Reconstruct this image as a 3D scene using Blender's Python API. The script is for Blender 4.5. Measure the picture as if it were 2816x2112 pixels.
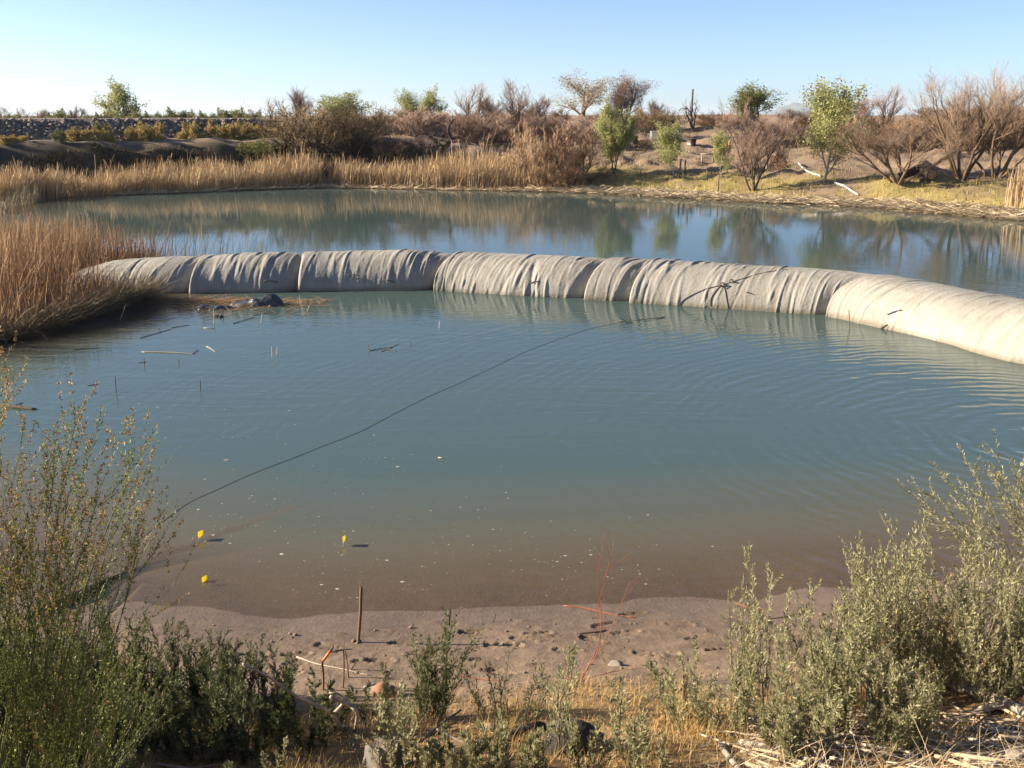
import bpy, math, random
import numpy as np
from mathutils import Vector, Matrix
from mathutils.bvhtree import BVHTree

# ------------------------------------------------------------------ camera, sky, sun, exposure
sc = bpy.context.scene
for o in list(bpy.data.objects):
    bpy.data.objects.remove(o, do_unlink=True)
COL = sc.collection
FPX = 2750.0                       # focal length in photograph pixels (2816 x 2112)
EYE = 5.0                          # eye height above the water, metres
PITCH = math.atan((1056 - 318) / FPX)
cam_d = bpy.data.cameras.new('camera')
cam_d.sensor_width = 36.0
cam_d.lens = 36.0 * FPX / 2816.0
cam_d.clip_start = 0.1
cam_d.clip_end = 60000.0
cam = bpy.data.objects.new('camera', cam_d)
COL.objects.link(cam)
cam.location = (0, 0, EYE)
cam.rotation_euler = (math.radians(90) - PITCH, 0, 0)
sc.camera = cam

SUN_EL = math.radians(22.0)
SUN_BACK = math.radians(3.5)       # sun stands to the left, a little beyond the dam
sun_vec = Vector((-math.cos(SUN_EL) * math.cos(SUN_BACK), math.cos(SUN_EL) * math.sin(SUN_BACK), math.sin(SUN_EL)))
world = bpy.data.worlds.new('World')
sc.world = world
world.use_nodes = True
wn = world.node_tree
sky = wn.nodes.new('ShaderNodeTexSky')
sky.sky_type = 'NISHITA'
sky.sun_disc = False
sky.sun_elevation = SUN_EL
sky.sun_rotation = math.atan2(sun_vec.x, sun_vec.y)
sky.altitude = 300
sky.air_density = 0.55
sky.dust_density = 0.9
sky.ozone_density = 2.5
bg = wn.nodes['Background']
bg.inputs['Strength'].default_value = 0.066
wn.links.new(sky.outputs['Color'], bg.inputs['Color'])
sun_d = bpy.data.lights.new('sun', 'SUN')
sun_d.energy = 5.0
sun_d.angle = math.radians(0.55)
sun_d.color = (1.0, 0.855, 0.65)
sun = bpy.data.objects.new('sun', sun_d)
COL.objects.link(sun)
sun.location = (-30, 5, 30)
sun.rotation_euler = (-sun_vec).to_track_quat('-Z', 'Y').to_euler()
sc.view_settings.view_transform = 'Standard'
sc.view_settings.look = 'None'
sc.view_settings.gamma = 1.0
sc.view_settings.use_curve_mapping = False
sc.view_settings.exposure = 1.75
sc.render.engine = 'CYCLES'

# ------------------------------------------------------------------ helpers
def tag(o, label=None, cat=None, group=None, kind=None):
    if label: o['label'] = label
    if cat: o['category'] = cat
    if group: o['group'] = group
    if kind: o['kind'] = kind
    return o

def smooth(a, b, x):
    t = np.clip((np.asarray(x, float) - a) / (b - a), 0, 1)
    return t * t * (3 - 2 * t)

def _hash(ix, iy, seed):
    h = (ix.astype(np.int64) * 374761393 + iy.astype(np.int64) * 668265263 + seed * 974634777) & 0x7fffffff
    h = ((h ^ (h >> 13)) * 1274126177) & 0x7fffffff
    h = (h ^ (h >> 16)) & 0xffffff
    return h / float(0xffffff)

def vnoise(x, y, seed=0):
    x = np.asarray(x, float); y = np.asarray(y, float)
    ix = np.floor(x); iy = np.floor(y)
    fx = x - ix; fy = y - iy
    fx = fx * fx * (3 - 2 * fx); fy = fy * fy * (3 - 2 * fy)
    a = _hash(ix, iy, seed); b = _hash(ix + 1, iy, seed)
    c = _hash(ix, iy + 1, seed); d = _hash(ix + 1, iy + 1, seed)
    return (a * (1 - fx) + b * fx) * (1 - fy) + (c * (1 - fx) + d * fx) * fy

def fbm(x, y, seed=0, oct=4):
    s = 0; a = 0.5
    for i in range(oct):
        s = s + a * (vnoise(x, y, seed + i * 17) * 2 - 1)
        x = np.asarray(x) * 2.03 + 13.7; y = np.asarray(y) * 2.03 + 5.1; a *= 0.5
    return s

def build(name, parts, mats, parent=None, smooth_shade=False, attrs=None):
    """parts: list of (V (n,3), F (m,3|4), material index)"""
    me = bpy.data.meshes.new(name)
    Vs = []; loops = []; starts = []; tots = []; mi = []; off = 0; lo = 0
    for V, F, m in parts:
        V = np.asarray(V, np.float32).reshape(-1, 3)
        F = np.asarray(F, np.int64)
        if len(F) == 0: continue
        Vs.append(V)
        n, k = F.shape
        loops.append((F + off).ravel())
        starts.append(lo + np.arange(n) * k)
        tots.append(np.full(n, k))
        mi.append(np.full(n, m))
        off += len(V); lo += n * k
    V = np.concatenate(Vs); L = np.concatenate(loops); S = np.concatenate(starts); T = np.concatenate(tots); M = np.concatenate(mi)
    me.vertices.add(len(V)); me.vertices.foreach_set('co', V.ravel().astype(np.float32))
    me.loops.add(len(L)); me.loops.foreach_set('vertex_index', L.astype(np.int32))
    me.polygons.add(len(S)); me.polygons.foreach_set('loop_start', S.astype(np.int32))
    me.polygons.foreach_set('loop_total', T.astype(np.int32))
    me.polygons.foreach_set('material_index', M.astype(np.int32))
    if smooth_shade: me.polygons.foreach_set('use_smooth', np.ones(len(S), bool))
    for m in (mats if isinstance(mats, (list, tuple)) else [mats]): me.materials.append(m)
    if attrs:
        for an, (ty, arr) in attrs.items():
            at = me.attributes.new(an, ty, 'POINT')
            at.data.foreach_set('color' if ty == 'FLOAT_COLOR' else 'value', np.asarray(arr, np.float32).ravel())
    me.update(calc_edges=True); me.validate()
    o = bpy.data.objects.new(name, me)
    COL.objects.link(o)
    if parent is not None: o.parent = parent
    return o

def empty(name, loc):
    e = bpy.data.objects.new(name, None)
    e.empty_display_size = 0.2
    e.location = loc
    COL.objects.link(e)
    return e

def nrm(v):
    return v / np.maximum(np.linalg.norm(v, axis=-1, keepdims=True), 1e-9)

def perp(d):
    ref = np.where(np.abs(d[..., 2:3]) < 0.8, np.array([0., 0, 1]), np.array([1., 0, 0]))
    a = nrm(np.cross(d, ref)); b = np.cross(d, a)
    return a, b

def sweep(P, R, sides=4, cap=False):
    """tubes: P (B,k,3), R (B,k)"""
    P = np.asarray(P, float); R = np.asarray(R, float)
    B, k, _ = P.shape
    d = np.empty_like(P); d[:, 1:-1] = P[:, 2:] - P[:, :-2]; d[:, 0] = P[:, 1] - P[:, 0]; d[:, -1] = P[:, -1] - P[:, -2]
    d = nrm(d)
    main = nrm(P[:, -1] - P[:, 0])[:, None, :]
    ref = np.where(np.abs(main[..., 2:3]) < 0.75, np.array([0., 0, 1]), np.array([1., 0.3, 0]))
    a = nrm(np.cross(d, np.broadcast_to(ref, d.shape))); b = np.cross(d, a)
    s2 = sides if sides > 2 else 2
    ang = np.arange(s2) * (2 * math.pi / s2)
    ring = a[:, :, None, :] * np.cos(ang)[None, None, :, None] + b[:, :, None, :] * np.sin(ang)[None, None, :, None]
    V = P[:, :, None, :] + ring * R[:, :, None, None]
    idx = np.arange(B * k * s2).reshape(B, k, s2)
    if sides == 2:
        F = np.stack([idx[:, :-1, 0], idx[:, :-1, 1], idx[:, 1:, 1], idx[:, 1:, 0]], -1).reshape(-1, 4)
    else:
        i0 = idx[:, :-1]; i1 = idx[:, 1:]
        F = np.stack([i0, np.roll(i0, -1, 2), np.roll(i1, -1, 2), i1], -1).reshape(-1, 4)
    out = [(V.reshape(-1, 3), F)]
    if cap and sides > 2:
        base = idx[:, 0, ::-1]; tip = idx[:, -1]
        if sides == 4:
            out = [(V.reshape(-1, 3), np.concatenate([F, base, tip]))]
        else:
            cv = np.concatenate([P[:, 0], P[:, -1]])
            n0 = B * k * s2
            c0 = n0 + np.arange(B)[:, None].repeat(s2, 1); c1 = c0 + B
            t0 = np.stack([idx[:, 0], c0, np.roll(idx[:, 0], -1, 1)], -1).reshape(-1, 3)
            t1 = np.stack([idx[:, -1], np.roll(idx[:, -1], -1, 1), c1], -1).reshape(-1, 3)
            VV = np.concatenate([V.reshape(-1, 3), cv])
            F3 = np.concatenate([t0, t1])
            return VV, F, F3
    return out[0]

def tube_parts(P, R, sides=6, m=0):
    P = np.asarray(P, float)[None]; R = np.asarray(R, float).reshape(1, -1)
    V, F, F3 = sweep(P, R, sides, cap=True) if sides != 4 else (*sweep(P, R, 4, True), np.zeros((0, 3), int))
    if len(F3) == 0: return [(V, F, m)]
    # one shared vertex block: triangulate quads to keep the mesh closed
    Ft = np.concatenate([F[:, [0, 1, 2]], F[:, [0, 2, 3]], F3])
    return [(V, Ft, m)]

def leaves(pos, d, L, W, rng, fold=0.25, nrm_up=0.0):
    """diamond leaves folded along the midrib"""
    n = len(pos)
    d = nrm(d)
    a, b = perp(d)
    th = rng.uniform(0, 2 * math.pi, (n, 1))
    side = a * np.cos(th) + b * np.sin(th)
    nn = np.cross(d, side)
    L = np.broadcast_to(np.asarray(L, float), (n,))[:, None]; W = np.broadcast_to(np.asarray(W, float), (n,))[:, None]
    p0 = pos; p2 = pos + d * L
    mid = pos + d * L * 0.45
    p1 = mid + side * W * 0.5 + nn * W * fold
    p3 = mid - side * W * 0.5 + nn * W * fold
    V = np.stack([p0, p1, p2, p3], 1).reshape(-1, 3)
    i = np.arange(n)[:, None] * 4
    F = np.concatenate([i + np.array([0, 1, 2]), i + np.array([0, 2, 3])])
    return V, F

def blades(pos, head, lean, H, W, rng, k=3, droop=0.5, tip=0.15, tilt=False):
    """ribbon blades: pos (n,3), head azimuth, lean (rad), height, width"""
    n = len(pos)
    az = head; D = np.stack([np.cos(az), np.sin(az), np.zeros(n)], -1)
    wd = rng.uniform(0, 2 * math.pi, n)
    side = np.stack([np.cos(wd), np.sin(wd), np.zeros(n)], -1)
    if tilt:
        ph = rng.uniform(0, math.pi, (n, 1)); side = np.stack([-np.sin(az), np.cos(az), np.zeros(n)], -1) * np.cos(ph) + np.array([0, 0, 1.]) * np.sin(ph)
    H = np.broadcast_to(H, (n,)); W = np.broadcast_to(W, (n,))
    P = [pos]; a = np.array(lean, float) * np.ones(n)
    for j in range(k):
        st = H / k
        P.append(P[-1] + (D * np.sin(a)[:, None] + np.array([0, 0, 1.]) * np.cos(a)[:, None]) * st[:, None])
        a = a + droop * np.ones(n) / k
    P = np.stack(P, 1)
    w = W[:, None] * np.linspace(1, tip, k + 1)[None] * 0.5
    V = np.stack([P - side[:, None] * w[..., None], P + side[:, None] * w[..., None]], 2)
    idx = np.arange(n * (k + 1) * 2).reshape(n, k + 1, 2)
    F = np.stack([idx[:, :-1, 0], idx[:, :-1, 1], idx[:, 1:, 1], idx[:, 1:, 0]], -1).reshape(-1, 4)
    return V.reshape(-1, 3), F

def grow(rng, P0, D0, L, R0, k=5, curv=0.15, up=0.0, tip=0.4):
    n = len(P0)
    d = nrm(np.asarray(D0, float)); P = [np.asarray(P0, float)]
    L = np.broadcast_to(L, (n,)); 
    for j in range(k):
        d = nrm(d + rng.normal(0, curv, (n, 3)) + np.array([0, 0, up]))
        P.append(P[-1] + d * (L / k)[:, None])
    P = np.stack(P, 1)
    R = np.broadcast_to(R0, (n,))[:, None] * np.linspace(1, tip, k + 1)[None]
    return P, R

def spawn(rng, P, R, n, t0, t1, ang, jit, power=1.0):
    """n children per branch; returns pos, dir, parent radius, t"""
    B, k1, _ = P.shape
    t = t0 + (t1 - t0) * ((np.arange(n)[None] + rng.random((B, n))) / n) ** power
    f = t * (k1 - 1); i = np.minimum(f.astype(int), k1 - 2); fr = (f - i)[..., None]
    bi = np.arange(B)[:, None].repeat(n, 1)
    p = P[bi, i] * (1 - fr) + P[bi, i + 1] * fr
    d = nrm(P[bi, i + 1] - P[bi, i])
    r = R[bi, i] * (1 - fr[..., 0]) + R[bi, i + 1] * fr[..., 0]
    a = ang + rng.normal(0, jit, (B, n, 1))
    u, v = perp(d)
    th = rng.uniform(0, 2 * math.pi, (B, n, 1))
    q = u * np.cos(th) + v * np.sin(th)
    dd = d * np.cos(a) + q * np.sin(a)
    return p.reshape(-1, 3), dd.reshape(-1, 3), r.ravel(), t.ravel(), bi.ravel()

# ------------------------------------------------------------------ photograph pixel -> ray
cP, sP = math.cos(PITCH), math.sin(PITCH)
def ray(px, py):
    u = (px - 1408) / FPX; v = (1056 - py) / FPX
    return np.array([u, cP + v * sP, -sP + v * cP])
def plane(px, py, z=0.0):
    d = ray(px, py); t = (z - EYE) / d[2]
    return np.array([d[0] * t, d[1] * t, z])
def atY(px, py, Y):
    d = ray(px, py); t = Y / d[1]
    return np.array([d[0] * t, Y, EYE + d[2] * t])
def pxm(Y):            # metres per photograph pixel at depth Y (upright things)
    return Y / (FPX * cP) * 1.0

# ------------------------------------------------------------------ materials
def new_mat(name):
    m = bpy.data.materials.new(name); m.use_nodes = True
    nt = m.node_tree
    return m, nt, nt.nodes, nt.links, nt.nodes['Principled BSDF']

def ramp(nodes, cols):
    r = nodes.new('ShaderNodeValToRGB')
    e = r.color_ramp.elements
    while len(e) < len(cols): e.new(0.5)
    for i, (p, c) in enumerate(cols):
        e[i].position = p; e[i].color = (*c, 1)
    return r

def plain(name, cols, scale=6.0, rough=0.85, bump=0.0, bscale=30.0, stretch=None, spec=0.3):
    """noise-mottled solid material; cols = list of colours"""
    m, nt, N, K, b = new_mat(name)
    tc = N.new('ShaderNodeTexCoord'); src = tc.outputs['Object']
    if stretch:
        mp = N.new('ShaderNodeMapping'); mp.inputs['Scale'].default_value = stretch
        K.new(src, mp.inputs['Vector']); src = mp.outputs['Vector']
    nz = N.new('ShaderNodeTexNoise'); nz.inputs['Scale'].default_value = scale; nz.inputs['Detail'].default_value = 5
    K.new(src, nz.inputs['Vector'])
    n = len(cols)
    r = ramp(N, [(0.3 + 0.4 * i / max(n - 1, 1), c) for i, c in enumerate(cols)])
    K.new(nz.outputs['Fac'], r.inputs['Fac']); K.new(r.outputs['Color'], b.inputs['Base Color'])
    b.inputs['Roughness'].default_value = rough
    b.inputs['Specular IOR Level'].default_value = spec
    if bump:
        n2 = N.new('ShaderNodeTexNoise'); n2.inputs['Scale'].default_value = bscale; n2.inputs['Detail'].default_value = 4
        K.new(src, n2.inputs['Vector'])
        bp = N.new('ShaderNodeBump'); bp.inputs['Strength'].default_value = 1.0; bp.inputs['Distance'].default_value = bump
        K.new(n2.outputs['Fac'], bp.inputs['Height']); K.new(bp.outputs['Normal'], b.inputs['Normal'])
    return m

def foliage(name, cols, trans=0.25, rough=0.6, patch=0.0, patch_scale=1.0):
    """each leaf island takes its own colour; some light passes through"""
    m, nt, N, K, b = new_mat(name)
    g = N.new('ShaderNodeNewGeometry')
    n = len(cols)
    r = ramp(N, [(i / max(n - 1, 1), c) for i, c in enumerate(cols)])
    src = g.outputs['Random Per Island']
    if patch:
        nz = N.new('ShaderNodeTexNoise'); nz.inputs['Scale'].default_value = patch_scale; nz.inputs['Detail'].default_value = 2
        tc = N.new('ShaderNodeTexCoord'); K.new(tc.outputs['Object'], nz.inputs['Vector'])
        mr = N.new('ShaderNodeMapRange'); mr.inputs['From Min'].default_value = 0.3; mr.inputs['From Max'].default_value = 0.7
        K.new(nz.outputs['Fac'], mr.inputs['Value'])
        mx = N.new('ShaderNodeMix'); mx.inputs['Factor'].default_value = patch
        K.new(src, mx.inputs['A']); K.new(mr.outputs['Result'], mx.inputs['B'])
        src = mx.outputs['Result']
    K.new(src, r.inputs['Fac']); K.new(r.outputs['Color'], b.inputs['Base Color'])
    b.inputs['Roughness'].default_value = rough; b.inputs['Specular IOR Level'].default_value = 0.25
    if trans:
        t = N.new('ShaderNodeBsdfTranslucent'); K.new(r.outputs['Color'], t.inputs['Color'])
        mx = N.new('ShaderNodeMixShader'); mx.inputs['Fac'].default_value = trans
        K.new(b.outputs['BSDF'], mx.inputs[1]); K.new(t.outputs['BSDF'], mx.inputs[2])
        K.new(mx.outputs['Shader'], N['Material Output'].inputs['Surface'])
    return m

M = {}
M['bark_grey'] = plain('bark_grey', [(.07, .05, .038), (.13, .10, .08)], 8, .9)
M['bark_brown'] = plain('bark_brown', [(.10, .065, .042), (.18, .12, .08)], 8, .9)
M['bark_dark'] = plain('bark_dark', [(.025, .018, .013), (.06, .042, .03)], 10, .9, .01, 25)
M['bark_pale'] = plain('bark_pale', [(.22, .19, .15), (.36, .31, .25)], 8, .9)
M['twig_mauve'] = foliage('twig_mauve', [(.21, .135, .10), (.32, .22, .165)], 0.0)
M['twig_brown'] = foliage('twig_brown', [(.20, .12, .068), (.34, .215, .12)], 0.0)
M['twig_grey'] = foliage('twig_grey', [(.19, .13, .09), (.30, .215, .15)], 0.0)
M['twig_olive'] = foliage('twig_olive', [(.18, .12, .06), (.28, .195, .10)], 0.0)
M['twig_pale'] = foliage('twig_pale', [(.26, .21, .16), (.42, .35, .28)], 0.0)
M['twig_red'] = foliage('twig_red', [(.17, .05, .028), (.25, .09, .045)], 0.0)
M['leaf_cotton'] = foliage('leaf_cotton', [(.21, .225, .075), (.30, .31, .12), (.42, .41, .20)], .4, .5, .45, .8)
M['leaf_cotton_pale'] = foliage('leaf_cotton_pale', [(.22, .25, .09), (.34, .35, .16)], .3, .5)
M['leaf_dusty'] = foliage('leaf_dusty', [(.28, .23, .16), (.40, .34, .25)], .2, .6)
M['leaf_pink'] = foliage('leaf_pink', [(.22, .145, .11), (.32, .22, .17)], .2, .6)
M['leaf_olive'] = foliage('leaf_olive', [(.10, .115, .03), (.17, .18, .055)], .2, .6)
M['leaf_gold'] = foliage('leaf_gold', [(.26, .20, .055), (.37, .275, .085), (.45, .31, .12)], .2, .6, .4, 2)
M['leaf_dull'] = foliage('leaf_dull', [(.13, .10, .04), (.20, .15, .065)], .2, .6)
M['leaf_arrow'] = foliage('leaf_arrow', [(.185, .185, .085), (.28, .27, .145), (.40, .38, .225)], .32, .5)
M['leaf_arrow_dark'] = foliage('leaf_arrow_dark', [(.06, .075, .03), (.095, .11, .045), (.14, .15, .065)], .2, .55)  # dark green leaf; on the left thicket its shade is in this colour too
M['leaf_straw'] = foliage('leaf_straw', [(.36, .27, .13), (.48, .38, .21)], .2, .6)
M['leaf_broom'] = foliage('leaf_broom', [(.10, .125, .03), (.165, .19, .045), (.25, .28, .065)], .3, .5)
M['stem_broom'] = foliage('stem_broom', [(.07, .085, .025), (.12, .12, .045)], 0.0)
M['tuft'] = foliage('tuft', [(.25, .14, .055), (.37, .235, .11), (.46, .32, .17)], .25, .8)
M['stem_arrow'] = plain('stem_arrow', [(.13, .10, .06), (.20, .17, .11)], 20, .8)
M['reed_far'] = foliage('reed_far', [(.20, .12, .055), (.36, .245, .13), (.54, .41, .25)], .15, .7, .45, 1.1)
M['reed_near'] = foliage('reed_near', [(.14, .07, .032), (.25, .14, .065), (.36, .225, .12), (.28, .21, .13)], .15, .7, .4, .4)
M['reed_low'] = foliage('reed_low', [(.09, .07, .04), (.19, .15, .09), (.29, .24, .15)], .1, .7, .3, 1)
M['grass_dry'] = foliage('grass_dry', [(.30, .18, .06), (.42, .28, .11), (.50, .37, .18)], .2, .7, .4, 1.5)
M['grass_far'] = foliage('grass_far', [(.20, .16, .045), (.30, .24, .075), (.36, .28, .12)], .15, .7, .5, .25)
M['weed'] = foliage('weed', [(.10, .065, .035), (.17, .115, .06), (.26, .18, .10)], .1, .8, .4, .5)
M['flag'] = foliage('yellow_flag', [(.80, .66, .03), (.85, .72, .05)], .5, .5)
M['straw'] = foliage('straw', [(.28, .21, .125), (.42, .33, .215), (.54, .45, .32)], .1, .7)
M['vine_dark'] = foliage('vine_dark', [(.035, .03, .015), (.075, .06, .028), (.12, .09, .045)], .1, .8)
# ------------------------------------------------------------------ shoreline and terrain height
def xy(px, py): return tuple(plane(px, py)[:2])
near_shore = [(420, 1680), (547, 1687), (662, 1700), (780, 1703), (891, 1703), (1020, 1697), (1146, 1701), (1280, 1690), (1400, 1674), (1580, 1668), (1782, 1661), (1950, 1657), (2100, 1651), (2228, 1630)]
far_shore = [(2816, 604), (2610, 588), (2419, 570), (2260, 561), (2100, 556), (1940, 546), (1782, 538), (1640, 530), (1464, 524), (1300, 522), (1146, 519), (1020, 516), (891, 515), (700, 520), (509, 528), (330, 535), (165, 541), (80, 560), (0, 586)]
poly = [xy(*p) for p in near_shore]
poly += [(7, 10.4), (12, 11.0), (19, 12.5), (27, 17), (33, 27), (33, 38), (28, 47)]
poly += [xy(*p) for p in far_shore]
poly += [(-34, 52), (-38, 48), (-30, 44), (-23, 42), (-18, 40.5), (-14, 38), (-12.2, 35), (-11.2, 32.8), (-10.8, 31), (-10.6, 29.4)]
poly += [xy(440, 836), xy(385, 858), xy(300, 892), xy(150, 918), xy(0, 945), (-14.5, 21.5), (-15.5, 18.5), (-13.5, 15.5), (-10, 12.8), (-7, 11.0), (-5, 10.0)]
POLY = np.array(poly)

def sdist(x, y):
    x = np.asarray(x, float).ravel(); y = np.asarray(y, float).ravel()
    d2 = np.full(len(x), 1e18); ins = np.zeros(len(x), bool)
    A = POLY; Bp = np.roll(POLY, -1, 0)
    for (ax, ay), (bx, by) in zip(A, Bp):
        ex, ey = bx - ax, by - ay
        t = np.clip(((x - ax) * ex + (y - ay) * ey) / (ex * ex + ey * ey), 0, 1)
        d2 = np.minimum(d2, (x - ax - t * ex) ** 2 + (y - ay - t * ey) ** 2)
        c = (ay > y) != (by > y)
        with np.errstate(divide='ignore', invalid='ignore'):
            xi = ax + (y - ay) * ex / (ey if ey != 0 else 1e-12)
        ins ^= c & (x < xi)
    d = np.sqrt(d2)
    return np.where(ins, -d, d)

MOUNDS = []   # (x, y, radius, height)
def H(x, y, detail=True):
    x = np.asarray(x, float); y = np.asarray(y, float); shp = x.shape
    x = x.ravel(); y = y.ravel()
    sd = sdist(x, y)
    wnr = 1 - smooth(13, 18, y); wf = smooth(40, 50, y); wm = 1 - wnr - wf
    # below the water
    db = np.maximum(-sd, 0)
    hb = -(np.interp(db, [0, 1, 3, 8, 14], [0, .07, .34, 1.0, 1.5]) * wnr + np.interp(db, [0, 1, 4, 10], [0, .25, .8, 1.5]) * (1 - wnr))
    s = np.maximum(sd, 0)
    hn = np.interp(s, [0, .25, .8, 1.6, 2.3, 3.0, 4.2, 6.6, 9.5, 14, 40, 400], [0, .035, .11, .22, .38, .62, 1.08, 2.2, 3.37, 3.7, 4.1, 4.75])
    hm = np.interp(s, [0, 1, 3, 8, 14, 22, 60, 400], [0, .06, .16, .45, 1.3, 2.8, 3.4, 4.75])
    hl = np.interp(s, [0, 4, 6, 8.3, 9.6, 12, 60, 200, 600], [0, .14, .55, 2.7, 3.1, 3.2, 3.2, 3.5, 4.75])
    hr = np.interp(s, [0, .5, 1.5, 4, 9, 16, 26, 45, 70, 100, 160], [0, .06, .14, .55, 1.3, 1.85, 2.35, 2.95, 3.9, 4.5, 4.75])
    tr = smooth(-9, 0, x)
    out = wnr * hn + wm * hm + wf * (hl * (1 - tr) + hr * tr)
    h = np.where(sd > 0, out, hb)
    if detail:
        land = smooth(0.3, 6, sd)
        far = smooth(30, 50, y) * (1 - smooth(300, 900, y))
        h = h + land * far * (fbm(x * .25, y * .25, 3) * .5 + fbm(x * 1.1, y * 1.1, 9) * (.13 + .14 * tr) + np.abs(fbm(x * .6, y * .6, 13)) * .5 * tr)
        bank = far * (1 - tr) * np.exp(-((sd - 8.2) / 1.8) ** 2)
        h = h + bank * fbm(x * .5, y * .5, 21) * 1.0
        nr = wnr * smooth(1.8, 3.5, sd)
        h = h + nr * fbm(x * 1.3, y * 1.3, 5) * .10
        h = h + wnr * np.exp(-(sd / 1.2) ** 2) * fbm(x * 1.2, y * 1.2, 31) * .012
        for mx, my, mr, mh in MOUNDS:
            q = ((x - mx) ** 2 + (y - my) ** 2) / mr ** 2
            near = q < 6
            if near.any():
                h[near] += mh * np.exp(-q[near] * 1.3) * (1 + .5 * fbm(x[near] * 1.6, y[near] * 1.6, 41))
    return h.reshape(shp)

def hit(px, py, tmax=400):
    d = ray(px, py)
    t = np.concatenate([np.linspace(2, 30, 300), np.linspace(30.1, tmax, 900)])
    for _ in range(3):
        zz = EYE + d[2] * t - H(d[0] * t, d[1] * t)
        k = np.argmax(zz < 0)
        if zz[k] >= 0: return None
        a, b = t[max(k - 1, 0)], t[k]
        t = np.linspace(a, b, 24)
    t = b
    return np.array([d[0] * t, d[1] * t, EYE + d[2] * t])

for (px, py, w, hgt) in [(1775, 392, 100, .9), (1690, 410, 40, .5), (1815, 425, 55, .45), (1950, 400, 90, .7), (1600, 420, 110, .7), (1290, 420, 130, .45), (2540, 470, 90, .7), (2430, 520, 130, .45), (2600, 440, 80, .6)]:
    p = hit(px, py)
    if p is not None: MOUNDS.append((p[0], p[1], w * pxm(p[1]) * .6, hgt))

# ------------------------------------------------------------------ ground sheet
def axis(segs):
    out = [segs[0][0]]
    for a, b, st in segs:
        n = max(1, int(round((b - a) / st)))
        out += list(np.linspace(a, b, n + 1)[1:])
    return np.array(out)
xs = np.concatenate([[-12000, -6000, -3000, -1500, -800, -450, -260, -170], axis([(-120, -60, 3), (-60, -15, .8), (-15, -5, .3), (-5, 5, .1), (5, 15, .3), (15, 60, .6), (60, 120, 3)]), [170, 260, 450, 800, 1500, 3000, 6000, 12000]])
ys = np.concatenate([[-400, -120, -60, -30, -15, -8, -4, -2, -1], axis([(0, 4, .2), (4, 10, .07), (10, 20, .5), (20, 48, .7), (48, 84, .36), (84, 130, .8), (130, 200, 5)]), [260, 350, 500, 800, 1300, 2500, 5000, 9000, 13000]])
X, Y = np.meshgrid(xs, ys)
Z = H(X, Y)
MSTEP = .0205
MUD = (-4.3, 5.6, 6.9, 10.4)     # finer sheet for the mud beach: x0 x1 y0 y1
sdg = sdist(X, Y).reshape(X.shape)
inside_mud = (X > MUD[0] + .1) & (X < MUD[1] - .1) & (Y > MUD[2] + .1) & (Y < MUD[3] - .1)
Z = np.where(inside_mud, Z - .05, Z)
def lerp(a, b, t): return a * (1 - t[..., None]) + b * t[..., None]
def ground_colour(x, y, z, sd):
    soil = np.array([.20, .145, .105]); mud = np.array([.185, .131, .088]); litter = np.array([.20, .125, .055])
    bench = np.array([.19, .135, .092]); bankd = np.array([.05, .038, .024]); grassy = np.array([.235, .185, .062]); straw = np.array([.40, .31, .20]); pale = np.array([.26, .185, .12])
    c = np.broadcast_to(soil, x.shape + (3,)).copy()
    far = smooth(30, 46, y); tr = smooth(-10, 0, x)
    n1 = fbm(x * .35, y * .35, 51); n2 = fbm(x * 1.5, y * 1.5, 57)
    c = lerp(c, bench, far)
    c = lerp(c, pale, far * smooth(.0, .35, n1) * .8)
    g = far * tr * (1 - smooth(5.5, 10, sd)) * smooth(-.35, .1, n1 + (1 - smooth(10, 22, x)) * .3)
    c = lerp(c, grassy, g * .9)
    c = lerp(c, straw, far * tr * (1 - smooth(.9, 2.2, sd + n2 * .6)))
    c = lerp(c, bankd, far * (1 - tr) * smooth(4, 6, sd) * (1 - smooth(9.0, 10.5, sd + n2)))
    nr = 1 - smooth(12, 16, y)
    c = lerp(c, mud, nr)
    c = lerp(c, litter, nr * smooth(1.9, 2.9, sd + n2 * .5))
    mid = (1 - nr) * (1 - far)
    c = lerp(c, np.array([.075, .052, .036]), mid)
    return np.clip(c * (1 + .25 * n2[..., None]), 0, 1)
Cg = ground_colour(X, Y, Z, sdg)
ny, nx = X.shape
idx = np.arange(ny * nx).reshape(ny, nx)
Fg = np.stack([idx[:-1, :-1], idx[:-1, 1:], idx[1:, 1:], idx[1:, :-1]], -1).reshape(-1, 4)

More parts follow.
